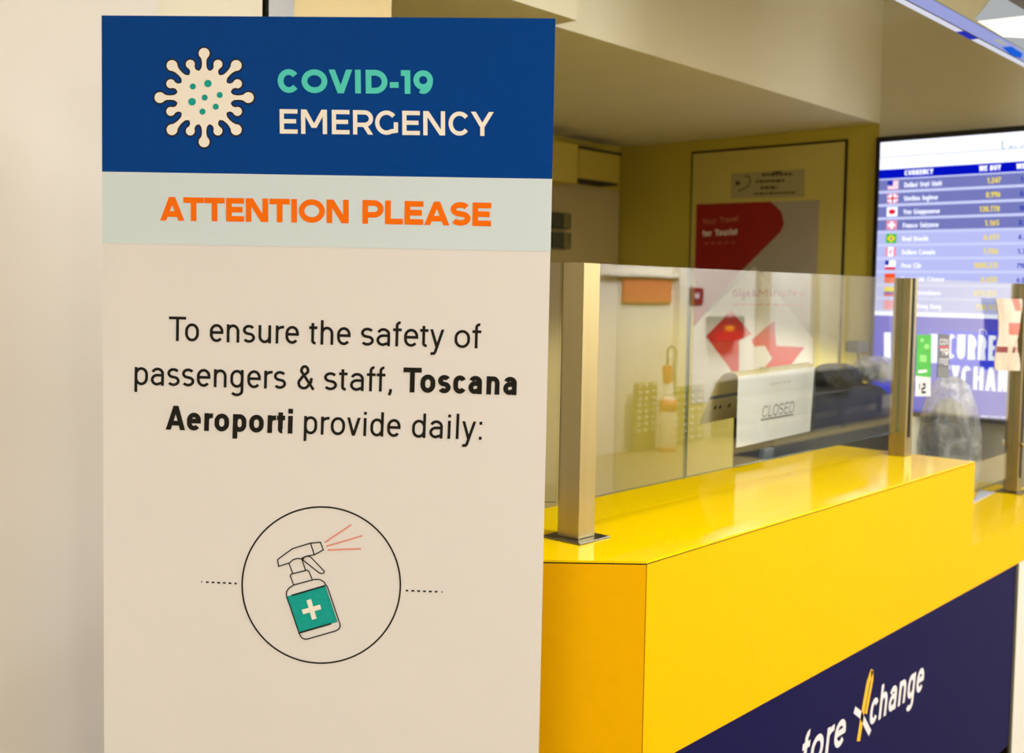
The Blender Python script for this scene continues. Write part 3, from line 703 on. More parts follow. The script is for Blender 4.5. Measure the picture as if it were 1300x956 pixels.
for (ya, za), (yb, zb2) in zip(pr3[:-1], pr3[1:]):
    def pt(x_, y_, z_, top): return Vector((x_, y_, top + z_))
    a0 = pt(f0.x, ya, za, f0.z); a1 = pt(f1.x, ya, za, f1.z); b0_ = pt(f0.x, yb, zb2, f0.z); b1_ = pt(f1.x, yb, zb2, f1.z)
    mb.prism([a0, a1, b1_, b0_], (0, -.0006, -.0003), 'paper_warm_lit')  # warm light on the white flap is put into its colour
ga = mb.build('rear_flap', sg)
mb = MB()
(ya, za), (yb, zb2) = pr3[5], pr3[6]
for u_, w_ in ((0.0, .35),):
    p_ = [Vector((f0.x + s * (f1.x - f0.x), ya + t * (yb - ya) - .0016, (f0.z + s * (f1.z - f0.z)) + za + t * (zb2 - za) - .0012)) for s, t in ((0, .1), (1, .1), (1, .3), (0, .3))]
    mb.face(p_, 'print_grey')
for s in (.10, .16, .27):
    p_ = [Vector((f0.x + (s + a) * (f1.x - f0.x), ya + t * (yb - ya) - .0018, (f0.z + s * (f1.z - f0.z)) + za + t * (zb2 - za) - .0014)) for a, t in ((0, .75), (.03, .75), (.03, .95), (0, .95))]
    mb.face(p_, 'notice_ink')
mb.build('printed_band', sg)
# black counter unit with a top like a receipt printer, right of the monitor
YR = 1.68
ra, rb_ = ony(1040, 500, YR), ony(1128, 488, YR)
pz = ony(1060, 508, YR).z
prn = thing('cash_unit', ((ra.x + rb_.x) / 2, YR + .15, DZ), 'bulky black cash desk unit with a sloping grey top, right of the closed sign', 'equipment')
xr0, xr1 = max(ra.x - .10, mr_.x + .01), rb_.x + .22
MB().prism([(xr0, YR, DZ), (xr0, YR + .28, DZ), (xr0, YR + .28, pz + .01), (xr0, YR + .12, pz), (xr0, YR, pz - .09)], (xr1 - xr0, 0, 0), 'black_plastic').build('housing', prn, bevel=.006)
MB().prism([(xr0 + .02, YR + .125, pz + .001), (xr0 + .02, YR + .27, pz + .0105), (xr1 - .02, YR + .27, pz + .0105), (xr1 - .02, YR + .125, pz + .001)], (0, 0, .006), 'dark_plastic').build('lid', prn)
MB().prism([(xr0 + .02, YR + .002, pz - .0905), (xr0 + .02, YR + .11, pz - .009), (xr1 - .02, YR + .11, pz - .009), (xr1 - .02, YR + .002, pz - .0905)], (0, -.003, .004), 'dark_plastic').build('sloping_panel', prn)
# keyboard-like dark and blue-grey things in the gap under the glass
k0 = ony(960, 588, 1.62)
bk = thing('card_terminal', (k0.x, 1.66, ZT - .02), 'slanting blue-grey card terminal below the closed sign', 'card terminal')
bk.location = (k0.x, 1.615, DZ)
kz = ony(966, 571, 1.61).z
MB().prism([(k0.x - .08, 1.605, DZ), (k0.x + .0, 1.605, DZ), (k0.x + .085, 1.605, kz), (k0.x + .025, 1.605, kz)], (0, .018, 0), 'blue_grey').build('body', bk, bevel=.003)
MB().box((k0.x - .08, 1.602, DZ), (k0.x + .02, 1.63, DZ + .02), 'dark_plastic').build('foot', bk, bevel=.002)
# scanner-shaped stand-in for a dark reflection in the pane
sx_ = ony(1090, 440, 2.0)
sc = thing('reflection_stand_in', (sx_.x, 2.0, DZ), 'small dark scanner shape added for a reflection, behind the cash unit', 'scanner')
MB().tube([(sx_.x + .05, 2.0, DZ), (sx_.x + .05, 2.0, sx_.z - .2), (sx_.x - .01, 2.0, sx_.z)], .006, 'device_grey').build('stand', sc)
MB().box((sx_.x - .07, 1.97, sx_.z - .025), (sx_.x + .045, 2.03, sx_.z + .025), 'device_grey').build('head', sc, bevel=.01)
MB().lathe((sx_.x + .05, 1.96, sx_.z - .115), [(.012, 0), (.032, .004), (.032, .05), (.01, .054)], 'device_grey', 18, axis=(0, 1, 0)).build('knob', sc)
MB().lathe((sx_.x + .05, 2.0, DZ), [(.07, 0), (.07, .012), (.02, .02)], 'device_grey', 20).build('foot', sc)
# film-wrapped shapes
def blob(name, c, r, m, label, cat, seed, core=None, flat=.0):
    rnd = random.Random(seed); ph = [rnd.uniform(0, 6) for _ in range(8)]
    t = thing(name, (c[0], c[1], c[2]), label, cat)
    def shell(k, mm, nm, cr):
        mb = MB(); n, mseg = 40, 22; g = []
        for j in range(mseg + 1):
            th = math.pi * j / mseg; row = []
            for i in range(n):
                a = 2 * math.pi * i / n
                d = 1 + cr * (math.sin(3 * a + ph[0] + 2 * th) * .5 + math.sin(7 * a + ph[1] - 4 * th) * .4 + math.sin(13 * a + ph[2] + 6 * th) * .25 + math.sin(21 * a + 9 * th + ph[3]) * .18) * math.sin(th)
                z = math.cos(th); z = max(z, -.72 + flat)
                sn = math.sin(th) ** .6
                row.append(Vector((c[0] + r[0] * k * d * sn * math.cos(a), c[1] + r[1] * k * d * sn * math.sin(a), c[2] + r[2] * (.72 - flat) + r[2] * k * z * (1 + cr * .5 * math.sin(5 * a + ph[4])))))
            g.append(row)
        for j in range(mseg):
            for i in range(n):
                q = (i + 1) % n; mb.face([g[j][i], g[j + 1][i], g[j + 1][q], g[j][q]], mm)
        mb.build(nm, t, smooth=True)
    shell(1, m, 'film', .09)
    if core: shell(.72, core, 'contents', .03)
    return t
bz = pz + .018
lp = ony(1062, 492, 1.84)
blob('black_bag', (lp.x - .01, 1.84, bz), (.13, .075, .05), 'dark_plastic', 'crumpled dark bag lying on the cash unit', 'bag', 3)
lp2 = ony(1108, 492, 1.84)
blob('plastic_bag', (lp2.x + .04, 1.85, bz), (.13, .08, .058), 'plastic_film', 'crumpled clear plastic bag on the cash unit, beside the dark bag', 'plastic bag', 5, 'blue_grey')
cp = ony(1204, 560, 1.61)
topz = ony(1200, 493, 1.61).z
blob('wrapped_bundle', (cp.x, 1.61, DZ + .003), (.15, .115, (topz - DZ) / 1.62), 'plastic_film', 'large rounded bundle wrapped in clear plastic film behind the low counter', 'bundle', 11, 'cloth_dark')

pq = [onz(*p, ZL) for p in ((1233, 641), (1236, 622), (1274, 610), (1277, 620))]
pq = [Vector((min(p.x, X3 - .06), min(p.y, 1.45), ZL + .0004)) for p in pq]  # white patch laid in for the screen's reflection on the counter
tag(MB().prism(pq, (0, 0, .001), 'paper').build('screen_reflection_patch'), 'white patch on the low counter standing for the reflected screen', 'paper')
# unseen shaded lamp, added to brighten the recess behind the glass
wl = thing('added_recess_lamp', (3.74, 2.06, DZ), 'small added lamp, unseen behind the monitor, brightening the recess', 'lamp')
MB().lathe((3.74, 2.06, DZ), [(.06, 0), (.06, .012), (.012, .02)], 'dark_plastic', 20).build('base', wl)
MB().tube([(3.74, 2.06, DZ + .01), (3.74, 2.06, 1.27)], .007, 'dark_plastic').build('stem', wl)
MB().tube([(3.72, 2.05, 1.30), (3.75, 2.07, 1.28), (3.78, 2.09, 1.255)], [.02, .035, .05], 'dark_plastic', 20, cap=False).build('shade', wl)
SL = bpy.data.lights.new('added_recess_light', 'SPOT'); SL.energy = 45; SL.color = (1, .95, .88); SL.spot_size = math.radians(140); SL.spot_blend = .25; SL.shadow_soft_size = .03
so = bpy.data.objects.new('added_recess_light', SL); COL.objects.link(so); so.parent = wl; so.location = (.045, .035, .505)
dv = Vector((1.1, 1.0, 0)).normalized() * math.cos(math.radians(54)) + Vector((0, 0, -math.sin(math.radians(54))))
so.rotation_euler = dv.to_track_quat('-Z', 'Y').to_euler()

# ------------------------------------------------------------------ on the recess walls
WP = Plane((XW - .0125, 0, 0), (0, -1, 0), (0, 0, 1))
def onwall(pxs, m, th=.003, mside=None):
    mb = MB(); mb.prism([WP.p3(WP.at(*p), .0005) for p in pxs], WP.n * th, m, mside=mside); return mb
PT = thing('wall_poster', tuple(WP.p3(WP.at(960, 500))), 'large red and pale poster for tourists on the recess door', 'poster')
mb = onwall([(885, 259.5), (1040, 254), (1032, 505), (878, 512)], 'poster_grey', .004); mb.build('sheet', PT)
pp = MB(); L1, L2, L3 = .005, .0062, .0074
poly(pp, WP, [(885, 259.5), (978, 256), (986, 262), (993, 270), (996, 284), (992, 294), (940, 346), (881, 415)], 'red_print', L1)
poly(pp, WP, [(881, 415), (958, 338), (1001, 390), (1033, 430), (1031.5, 504), (878.5, 511)], 'poster_white', .0046)
text(pp, WP, 'Your Travel', (893, 285.5), (938, 281), 7.2, 'poster_text', .07, 'c', lift=L2)
text(pp, WP, 'for Tourist', (893, 300.5), (937, 298), 8.0, 'ink_white', .1, 'c', lift=L2)
for a in range(5): line(pp, WP, [(895 + a * 8.5, 309 - a * .2), (900 + a * 8.5, 308.9 - a * .2)], .9, 'poster_text', L2)
text(pp, WP, 'Giga', (931, 377), (953, 376.6), 9.5, 'poster_red_text', .1, 'c', lift=L2)
text(pp, WP, '&', (955, 376.5), (962, 376.4), 9.5, 'poster_red_text', .1, 'c', lift=L2)
text(pp, WP, 'Minutes', (964, 376.4), (1022, 376), 9.5, 'poster_red_text', .1, 'c', lift=L2, gap=.1)
for a in range(9): line(pp, WP, [(932 + a * 10, 386.5 + a * .1), (939.5 + a * 10, 386.5 + a * .1)], 1.6, 'poster_text', L2)
for P_ in ([(929, 394), (897, 427), (932, 474), (939, 473), (939, 432), (955, 424)], [(984, 407), (968, 420), (955, 432), (958, 440), (972, 439), (981, 455), (970, 469), (1003, 466), (1022, 441), (986, 439)]):
    poly(pp, WP, P_, 'red_print_light', L2)
pp.build('printed_graphics', PT)
NT = thing('paper_notice', tuple(WP.p3(WP.at(975, 252))), 'small pale horizontal notice above the red poster', 'notice')
onwall([(928.5, 220.5), (1022, 214.5), (1021, 250), (928, 252)], 'notice_paper', .002).build('sheet', NT)
nn = MB()
for a, b, y in ((968, 1007, 222), (960, 997, 230.5), (966, 987, 238.5), (958, 1010, 246)):
    x = a
    while x < b:
        w = random.uniform(3, 7); line(nn, WP, [(x, y - (x - a) * .03), (min(b, x + w), y - (x - a) * .03)], 3.0 if y < 245 else 2.2, 'notice_ink', .0035); x += w + 1.2
line(nn, WP, [(982, 218.8), (992, 218.4)], 2.2, 'notice_ink', .0035)
poly(nn, WP, circ((937, 232.5), 3, 14), 'notice_ink', .0035)
line(nn, WP, [(937, 243), (944, 240), (951, 236), (953, 230), (951, 224), (945, 224)], 1.4, 'notice_ink', .0035)
nn.build('printed_lettering', NT)
# on the back wall: shutter box, pale door, switch boxes
def yw(x, y, d=0): return ony(x, y, YW - d)
a, b = yw(730, 186, .12), yw(788, 230, .12)
ztop = yw(745, 190, .12).z; zbt = yw(745, 227, .12).z; xR = yw(787, 210, .12).x; xR = min(xR, XW - .05)
sb = thing('shutter_box', (xR - .5, YW, zbt), 'olive cream roller shutter box high on the back wall', 'shutter box')
xs0 = yw(735, 210, .12).x
MB().box((xs0, YW - .12, zbt), (xR, YW - .001, ztop), 'shutter_paint').build('casing', sb, bevel=.002)
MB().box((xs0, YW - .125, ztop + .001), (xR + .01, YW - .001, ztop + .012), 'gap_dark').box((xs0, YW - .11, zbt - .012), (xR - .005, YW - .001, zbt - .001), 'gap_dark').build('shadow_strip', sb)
zt2 = yw(715, 180, .2).z; zb3 = yw(715, 231, .2).z; xq = yw(734, 200, .2).x
MB().box((2.6, YW - .2, zb3), (xq, YW - .001, min(zt2, ZS - .002)), 'shutter_paint').build('deep_casing', sb, bevel=.003)
xd0, xd1 = yw(716, 300).x, yw(783, 300).x
dd = MB().box((xd0 - .5, YW - .012, .01), (xd1, YW - .001, zbt - .02), 'panel_cream').build('door_2'); struct(dd)
def swb(y0, y1, lab):
    a = yw(699, y0, .04); b = yw(722, y1, .04)
    t = thing('switch_box', ((a.x + b.x) / 2, YW, b.z), lab, 'switch box', 'switch boxes on the back wall')
    cs = MB().box((a.x, YW - .055, b.z), (b.x, YW - .013, a.z), 'device_grey').build('casing', t, bevel=.003)
    xm = a.x + (b.x - a.x) * .55
    for k in range(2):
        zz = b.z + (a.z - b.z) * (.3 + .4 * k)
        MB().box((xm, YW - .062, zz - .02), (b.x - .02, YW - .0555, zz + .02), 'device_light').sub('button', cs, bevel=.002)
swb(269, 291, 'upper grey-green switch box on the back wall next to the board')
swb(294, 316, 'lower grey-green switch box on the back wall next to the board')

# ------------------------------------------------------------------ currency display
XT = XW - .055
TP = Plane((XT, 0, 0), (0, -1, 0), (0, 0, 1))
a = TP.at(1112.5, 174.5); lft, top = a.x, a.y
ib = TP.at(1118, 181); sl, st_ = ib.x, ib.y
sr = sl + .72; sbt = TP.at(1270, 532.5).y
tv = thing('currency_display', (XW, -(sl + sr) / 2, sbt - .02), 'tall lit currency exchange rate screen with a black bezel', 'screen')
bz_ = sl - lft; btm = sbt - bz_
fr = MB()
for (u0, v0), (u1, v1) in (((lft, btm), (sl, top)), ((sr, btm), (sr + bz_, top)), ((sl, st_), (sr, top)), ((sl, btm), (sr, sbt))):
    fr.prism([TP.p3(p, .002) for p in ((u0, v0), (u1, v0), (u1, v1), (u0, v1))], TP.n * -.012, 'black_plastic')
fr.build('bezel', tv)
MB().prism([TP.p3(p, -.0101) for p in ((lft, btm), (sr + bz_, btm), (sr + bz_, top), (lft, top))], TP.n * -.0449, 'black_plastic').build('back_casing', tv)
MB().prism([TP.p3(p, 0) for p in ((sl, sbt), (sr, sbt), (sr, st_), (sl, st_))], TP.n * -.008, 'tv_white', mside='black_plastic').build('display_panel', tv)
dg = MB()
def vz(y): return TP.at(1118, y).y
def uu(x): return TP.at(x, 300).x
def rect(u0, v0, u1, v1, m, l=.0006): poly(dg, TP, [(u0, v0), (u1, v0), (u1, v1), (u0, v1)], m, l, uv=True)
rect(sl, vz(227.3), sr, vz(215.7), 'tv_header')
rect(sl, vz(395.5), sr, vz(227.3), 'tv_gap')
rect(sl, sbt, sr, vz(400.3), 'tv_blue')
def rtext(s, u0, u1, vb, cap, m, hw=.1, style='c', l=.0022): text(dg, TP, s, (u0, vb), (u1, vb), cap, m, hw, style, lift=l, uv=True, gap=.08)
rtext('CURRENCY', uu(1146), uu(1182), vz(224.6), .022, 'tv_white', .12); rtext('WE BUY', uu(1240), uu(1267.5), vz(224.6), .022, 'tv_white', .12); rtext('WE SELL', uu(1287), uu(1318), vz(224.6), .022, 'tv_white', .12)
names = ['Dollari Stati Uniti', 'Sterlina Inglese', 'Yen Giapponese', 'Franco Svizzero', 'Real Brasile', 'Dollaro Canada', 'Peso Cile', 'Renminbi Cinese', 'Peso Colombiano', 'Dollaro Hong Kong']
ends = [1193, 1189, 1192, 1191, 1179, 1188, 1171, 1201, 1197, 1198]
buys = ['1.247', '0.996', '130.778', '1.165', '6.651', '1.706', '1080.231', '8.650', '4711.272', '710.93']
sells = ['1.021', '0.810', '107.10', '0.954', '4.352', '1.395', '790.14', '6.010', '3290.5', '8.020']
by0 = [1251, 1250, 1242.5, 1250, 1249, 1249.5, 1238, 1248, 1239, 1242.5]
pit = (vz(229.1) - vz(380.0)) / 9
for i in range(10):
    vt = vz(229.1) - pit * i; rh = pit * .80
    rect(sl, vt - rh, sr, vt, 'tv_row_dark' if i < 4 else 'tv_row_light', .0012)
    vb = vt - rh * .78
    rtext(names[i], uu(1146), uu(ends[i]), vb, .021, 'tv_white', .085)
    rtext(buys[i], uu(by0[i]), uu(1268), vb, .023, 'tv_yellow', .1)
    rtext(sells[i], uu(1293), uu(1312), vb, .020, 'tv_navy', .1)
    f0_, f1_ = uu(1125), uu(1138.5); ft, fb_ = vt - rh * .06, vt - rh * .94; fw, fh = f1_ - f0_, ft - fb_
    R_ = lambda a, b, c, d, m, l=.0028: rect(f0_ + fw * a, fb_ + fh * b, f0_ + fw * c, fb_ + fh * d, m, l)
    if i == 0:
        R_(0, 0, 1, 1, 'tv_white', .0022)
        for k in range(4): R_(0, k * .28, 1, k * .28 + .14, 'tv_pink', .0026)
        R_(0, .45, .5, 1, 'tv_navy', .003)
    elif i == 1: R_(0, 0, 1, 1, 'tv_white', .0022); R_(.42, 0, .58, 1, 'tv_red'); R_(0, .4, 1, .6, 'tv_red'); R_(0, .75, .25, 1, 'tv_pink'); R_(.75, .75, 1, 1, 'tv_pink'); R_(0, 0, .25, .25, 'tv_pink'); R_(.75, 0, 1, .25, 'tv_pink')
    elif i == 2: R_(0, 0, 1, 1, 'tv_white', .0022); poly(dg, TP, [(f0_ + fw / 2 + .016 * math.cos(t * .5236), fb_ + fh / 2 + .012 * math.sin(t * .5236)) for t in range(12)], 'tv_red', .0028, uv=True)
    elif i == 3: R_(0, 0, 1, 1, 'tv_pink', .0022); R_(.38, .12, .62, .88, 'tv_white'); R_(.15, .38, .85, .62, 'tv_white')
    elif i == 4:
        R_(0, 0, 1, 1, 'tv_green', .0022)
        poly(dg, TP, [(f0_ + fw * a, fb_ + fh * b) for a, b in ((.1, .5), (.5, .08), (.9, .5), (.5, .92))], 'tv_yellow', .0028, uv=True); R_(.42, .38, .58, .62, 'tv_navy', .0032)
    elif i == 5: R_(0, 0, 1, 1, 'tv_white', .0022); R_(0, 0, .25, 1, 'tv_pink'); R_(.75, 0, 1, 1, 'tv_pink'); R_(.42, .3, .58, .7, 'tv_red')
    elif i == 6: R_(0, 0, 1, 1, 'tv_white', .0022); R_(0, .48, .38, 1, 'tv_navy'); R_(0, 0, 1, .3, 'tv_red')
    elif i == 7: R_(0, 0, 1, 1, 'tv_orange', .0022)
    elif i == 8: R_(0, .5, 1, 1, 'tv_yellow', .0022); R_(0, .25, 1, .5, 'tv_navy', .0022); R_(0, 0, 1, .25, 'tv_red', .0022)
    else: R_(0, 0, 1, 1, 'tv_pink', .0022)
# banner under the table
poly(dg, TP, [(1197, 419), (1290, 422), (1290, 474), (1197, 468)], 'tv_blue_bright', .0012)
text(dg, TP, 'CURRENCY', (1202, 455), (1304, 460), 31, 'tv_white', .085, 'c', lift=.0022, gap=.10)
text(dg, TP, 'EXCHANGE', (1195, 492), (1312, 500), 29, 'tv_white', .085, 'c', lift=.0022, gap=.10)
poly(dg, TP, [(1122.5, 422), (1131, 422), (1131, 457), (1122.5, 457)], 'tv_white', .0022); poly(dg, TP, [(1181.5, 424), (1190.5, 424), (1190, 461), (1181.5, 460.5)], 'tv_white', .0022)
line(dg, TP, [(1244, 426), (1244, 419), (1248, 418), (1252, 420), (1253, 426)], 1.6, 'tv_gap', .0024)
text(dg, TP, 'www.forexchange.it', (1245, 530), (1287, 532.6), 4, 'tv_white', .08, 'c', lift=.0022)
text(dg, TP, '800 000', (1281, 188), (1306, 186.5), 3, 'tv_teal', .08, 'c', lift=.0022)
line(dg, TP, [(1274.5, 178.5), (1272.6, 182), (1272.6, 186), (1274.5, 189.5)], 1.3, 'tv_teal', .0022)
poly(dg, TP, [(1118, 199.5), (1300, 187), (1300, 188.5), (1118, 201)], 'tv_gap', .0012)
dg.build('displayed_rate_table', tv)

# ------------------------------------------------------------------ hanging lit header above the counter
ZH = 2.38
hp = onz(1230, 48.5, ZH)                              # far lower edge
HX0, HX1 = hp.x - 1.6, onz(1345, 47 + .52 * 115, ZH).x
# front lower edge of the rim passes (1230,41), its top (1230,25)
def y_for(px, py, z): return onz(px, py, z).y
yfar = hp.y; ynear = yfar
lo, hi = yfar - .4, yfar
for _ in range(40):
    mid = (lo + hi) / 2
    p = ony(1230, 41.5, mid)
    if p.z > ZH: hi = mid
    else: lo = mid
ynear = (lo + hi) / 2
if abs(ynear - yfar) < .01 or abs(ynear - yfar) > .39: ynear = yfar - .08
HPl = Plane((0, ynear, 0), (1, 0, 0), (0, 0, 1))
zr = ony(1230, 25, ynear).z
hx0 = ony(1130, 0, ynear).x
HX0 = ony(1150, 0, ynear).x - .25
hdr = thing('hanging_lightbox', ((HX0 + HX1) / 2, (ynear + yfar) / 2, ZH), 'long lit header sign hanging from the ceiling above the counter', 'lightbox')
dpt = yfar - ynear
MB().box((HX0, ynear + .003, zr + .004), (HX1, yfar, ZC - .25), 'dark_plastic').build('box', hdr)
MB().box((HX0, ynear, ZH), (HX1, ynear + .006, zr), 'light_lavender').build('glow_rim', hdr)  # lavender glow stands in for what the rim reflects
MB().box((HX0, ynear - .001, zr), (HX1, ynear + .003, zr + .002), 'black_plastic').box((HX0, ynear - .001, ZH - .0015), (HX1, ynear + .002, ZH), 'gap_dark').build('rim_edge', hdr)
xj1, xj2 = onz(1214, 40, ZH).x, onz(1230, 50, ZH).x
MB().box((HX0, ynear + .0025, ZH - .001), (xj1, yfar, ZH + .004), 'light_white').box((xj2, ynear + .0025, ZH - .001), (HX1, yfar, ZH + .004), 'light_white').build('underside_diffuser', hdr)
MB().box((xj1 + .001, ynear + .0025, ZH - .002), (xj2 - .001, yfar, ZH + .006), 'tv_navy').build('joint_cover', hdr)
fc = MB()
fzt = ZC - .25
fc.box((HX0, ynear + .0005, zr + .003), (HX1, ynear + .0028, fzt), 'box_face'); fc.build('face', hdr)
shine = MB()  # lamp reflection painted on face and rim as glowing and dark patches
poly(shine, HPl, [(1237, 24), (1252, 6), (1262, -8), (1300, -8), (1330, 10), (1330, 85), (1300, 66)], 'light_grey', .0008)
poly(shine, HPl, [(1240, 27), (1300, 20), (1330, 18), (1330, 50), (1273, 47)], 'light_bright', .0014)
poly(shine, HPl, [(1278, 0), (1300, 13), (1330, 31), (1330, -20), (1268, -20)], 'black_plastic', .002)
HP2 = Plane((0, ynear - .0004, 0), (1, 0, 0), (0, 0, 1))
poly(shine, HP2, [(1272, 60), (1284, 59), (1298, 68), (1296, 74), (1284, 71)], 'light_blue', .0004)
poly(shine, HP2, [(1260, 50), (1270, 50), (1280, 57), (1268, 56)], 'light_grey', .0004)
shine.build('painted_reflection', hdr)
for x in (HX0 + .4, HX1 - .4): MB().tube([(x, (ynear + yfar) / 2, fzt), (x, (ynear + yfar) / 2, ZC)], .006, 'steel_dark').build('hanger_rod', hdr)

# ------------------------------------------------------------------ hall side, mirrored in the panes
def mir(px, py, d=0.0, w=0.0):                      # point of the hall wall seen at this pixel by reflection in the panes
    VY = 2 * (PY) - (YH + d); p = ony(px, py, VY); return Vector((p.x, 2 * PY - p.y, p.z))
def hbox(name, x0, y0, x1, y1, m, depth=.03, th=None):
    a, b = mir(x0, y0, depth), mir(x1, y1, depth); return MB().box((a.x, YH + .001, b.z), (b.x, YH + depth, a.z), m)
tag(hbox('s', 792, 352, 852, 384, 'hall_red', .03).build('red_wall_sign'), 'red rectangular sign high on the hall wall', 'sign')
a, b = mir(762, 346), mir(862, 353)
struct(MB().box((a.x, YH, b.z), (b.x, YH + .06, a.z), 'hall_white').box((a.x, YH, b.z - .03), (b.x, YH + .02, b.z), 'hall_trim').build('trim_4'))
a, b = mir(855, 340), mir(861, 560)
struct(MB().box((a.x, YH, 0), (b.x, YH + .08, ZC), 'hall_white').box((b.x, YH, 0), (b.x + .05, YH + .03, ZC), 'hall_trim').build('trim_5'))
t = thing('hose_sign', tuple(mir(883, 385)), 'square dark red pictogram sign on the hall wall', 'sign')
hbox('', 876, 365, 892, 386, 'dark_red', .02).build('plate', t)
hbox('', 882, 372, 887, 379, 'paper', .024).build('symbol', t)
# extinguisher standing before the wall
e0 = mir(846, 556, .25); ex, ey = e0.x, YH + .25
EZ = lambda y: mir(846, y, .25).z
ext = thing('fire_extinguisher', (ex, ey, 0), 'orange-red fire extinguisher with looped hose by the hall wall', 'fire extinguisher')
hs = EZ(502)
MB().lathe((ex, ey, 0), [(.085, 0), (.09, .02), (.09, hs * .8), (.075, hs * .95), (.04, hs)], 'bag_paper', 24).build('cylinder', ext, smooth=True)
MB().lathe((ex, ey, hs * .72), [(.0915, 0), (.0915, hs * .12), (.08, hs * .21)], 'ext_red', 24).build('coloured_band', ext, smooth=True)
MB().lathe((ex, ey, 0.0), [(.10, 0), (.10, .035)], 'ext_red', 24).build('base_ring', ext)
MB().lathe((ex, ey, hs), [(.05, 0), (.055, .01), (.05, EZ(487) - hs)], 'white_plastic', 20).build('neck_sleeve', ext)
z2 = EZ(484)
MB().box((ex - .06, ey - .03, z2 - .02), (ex + .03, ey + .03, EZ(470)), 'ext_red').box((ex - .10, ey - .015, EZ(474)), (ex + .05, ey + .015, EZ(464)), 'ext_red').build('valve_handle', ext, bevel=.006)
lc = mir(852, 449, .25)
hp_ = [(lc.x + .075 * math.cos(t), ey, lc.z + .075 * math.sin(t)) for t in [math.radians(a_) for a_ in range(215, -60, -15)]]
MB().tube([(ex - .03, ey, EZ(466))] + hp_ + [(lc.x + .06, ey, EZ(470)), (lc.x + .07, ey, EZ(520)), (lc.x + .05, ey, EZ(545))], .010, 'rubber').build('hose', ext, smooth=True)
# studded light boxes left and right of it
def studs(x0, y0, x1, y1, nx, nz, label):
    a, b = mir(x0, y0, .12), mir(x1, y1, .12); z0 = max(.02, b.z)
    t = thing('studded_stand', ((a.x + b.x) / 2, YH + .08, 0), label, 'display stand', 'studded stands by the hall wall')
    pn = MB().box((a.x, YH + .07, 0), (b.x, YH + .1, a.z), 'bench_metal').build('panel', t)
    for i in range(nx):
        for j in range(nz):
            x = a.x + (b.x - a.x) * (i + .5) / nx; z = z0 + (a.z - z0) * (j + .5) / nz
            MB().lathe((x, YH + .1, z), [(.017, 0), (.017, .008), (.011, .014)], 'white_plastic', 10, axis=(0, 1, 0)).sub('stud', pn)
studs(809, 487, 834, 548, 3, 8, 'studded metal stand left of the fire extinguisher in the hall')
studs(856, 492, 893, 565, 4, 8, 'studded metal stand right of the fire extinguisher in the hall')
# dark cabinet with red lamp
t = thing('alarm_cabinet', tuple(mir(925, 432)), 'dark wall cabinet with a red glass front on the hall wall', 'cabinet')
hbox('', 907, 402, 945, 432, 'hall_dark', .12).build('body', t, bevel=.02)
hbox('', 909, 421, 941, 431, 'alarm_red', .13).build('red_window', t)
hbox('', 921, 414, 931, 420, 'logo_yellow', .135).build('yellow_badge', t)
# hall doors and columns
for i, (xa_, xb_) in enumerate(((961, 973), (1030, 1036), (1068, 1073))):
    a, b = mir(xa_, 340), mir(xb_, 340)
    struct(MB().box((a.x, YH, 0), (b.x, YH + .06, ZC), 'hall_trim').build('trim_%d' % (6 + i)))
rug = MB().box((9.3, -2.75, 0), (14.6, -.9, .006), 'hall_mat').build('added_dark_mat'); tag(rug, 'large dark mat added in the hall to darken the reflection', 'mat')  # unseen dark mat, added to keep the panes' reflection dark
bn = thing('added_dark_bench', (12.3, -3.2, 0), 'long black bench added along the hall wall to darken the reflection', 'bench')  # unseen bench, added for the same dark reflection
MB().box((10.25, -3.55, .32), (14.5, -2.95, .44), 'black_plastic').build('seat', bn, bevel=.02)
MB().box((10.25, -3.56, .10), (14.5, -3.50, .62), 'black_plastic').build('backrest', bn, bevel=.01)
for x in (10.4, 12.3, 14.3):
    for y in (-3.45, -3.05): MB().box((x, y, 0), (x + .06, y + .06, .32), 'dark_plastic').build('leg', bn)
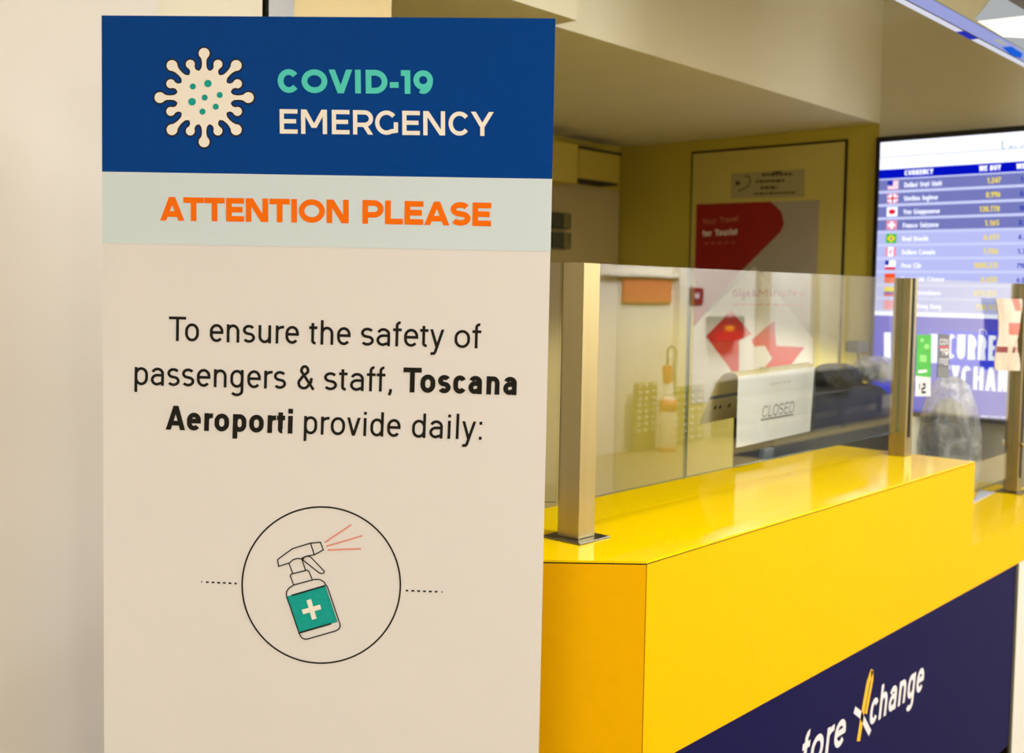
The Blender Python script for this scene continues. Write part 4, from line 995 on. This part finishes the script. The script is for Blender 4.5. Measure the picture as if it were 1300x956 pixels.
# ceiling lamps of the hall
def lamp(x, y, w, l, pw, lab, col=(.93, .97, 1.04)):
    t = thing('ceiling_lamp', (x, y, ZC - .06), lab, 'ceiling light', 'hall ceiling lights')
    MB().box((x - w / 2 - .03, y - l / 2 - .03, ZC - .06), (x + w / 2 + .03, y + l / 2 + .03, ZC - .001), 'white_plastic').build('housing', t)
    MB().box((x - w / 2, y - l / 2, ZC - .066), (x + w / 2, y + l / 2, ZC - .061), 'lamp_panel').build('diffuser', t)
    L = bpy.data.lights.new('lamp_light', 'AREA'); L.shape = 'RECTANGLE'; L.size = w; L.size_y = l; L.energy = pw; L.color = col
    lo = bpy.data.objects.new('lamp_light', L); COL.objects.link(lo); lo.parent = t; lo.location = (0, 0, -.012)
LAMPS = [(-1.7, -.4, 1.2, 1.2, 56), (-.2, -2.4, .6, 1.2, 28), (2.2, -.35, .6, 1.2, 64), (4.2, -2.2, .6, 1.2, 48), (6.8, -2.3, .6, 1.2, 200), (9.3, -2.3, .6, 1.2, 230), (12.0, -2.3, .6, 1.2, 220)]
for i, (x, y, w, l, pw) in enumerate(LAMPS):
    lamp(x, y, w, l, pw, ['square ceiling light over the hall behind the viewer, near the side wall', 'square ceiling light over the hall, close to the front wall', 'square ceiling light over the hall before the counter',
                          'square ceiling light over the hall level with the currency screen', 'long ceiling light over the hall, nearest the fire extinguisher', 'long ceiling light over the hall beyond the extinguisher', 'long ceiling light at the far end of the hall'][i])
sun = None
w = bpy.data.worlds.new('world'); bpy.context.scene.world = w; w.use_nodes = True
w.node_tree.nodes['Background'].inputs[0].default_value = (.9, .85, .7, 1); w.node_tree.nodes['Background'].inputs[1].default_value = .1

# ------------------------------------------------------------------ camera
cam = bpy.data.cameras.new('camera'); co = bpy.data.objects.new('camera', cam); COL.objects.link(co)
right = w3(Vector((1, 0, 0))); upv = w3(Vector((0, -1, 0))); back = w3(Vector((0, 0, -1)))
Mx = Matrix((right, upv, back)).transposed().to_4x4(); Mx.translation = C0
co.matrix_world = Mx
cam.sensor_width = 36; cam.sensor_fit = 'HORIZONTAL'; cam.lens = 36 * F / 1300
cam.shift_x = 0; cam.shift_y = -(478 - CY) / 1300
cam.clip_start = .05
cam.dof.use_dof = True; cam.dof.focus_distance = 1.78; cam.dof.aperture_fstop = 5.0
sc_ = bpy.context.scene; sc_.camera = co
vs = sc_.view_settings; vs.view_transform = 'Standard'; vs.look = 'None'; vs.gamma = 1; vs.exposure = 0; vs.use_curve_mapping = False
sc_.cycles.max_bounces = 8; sc_.cycles.transparent_max_bounces = 16; sc_.cycles.use_denoising = True; sc_.cycles.caustics_reflective = False
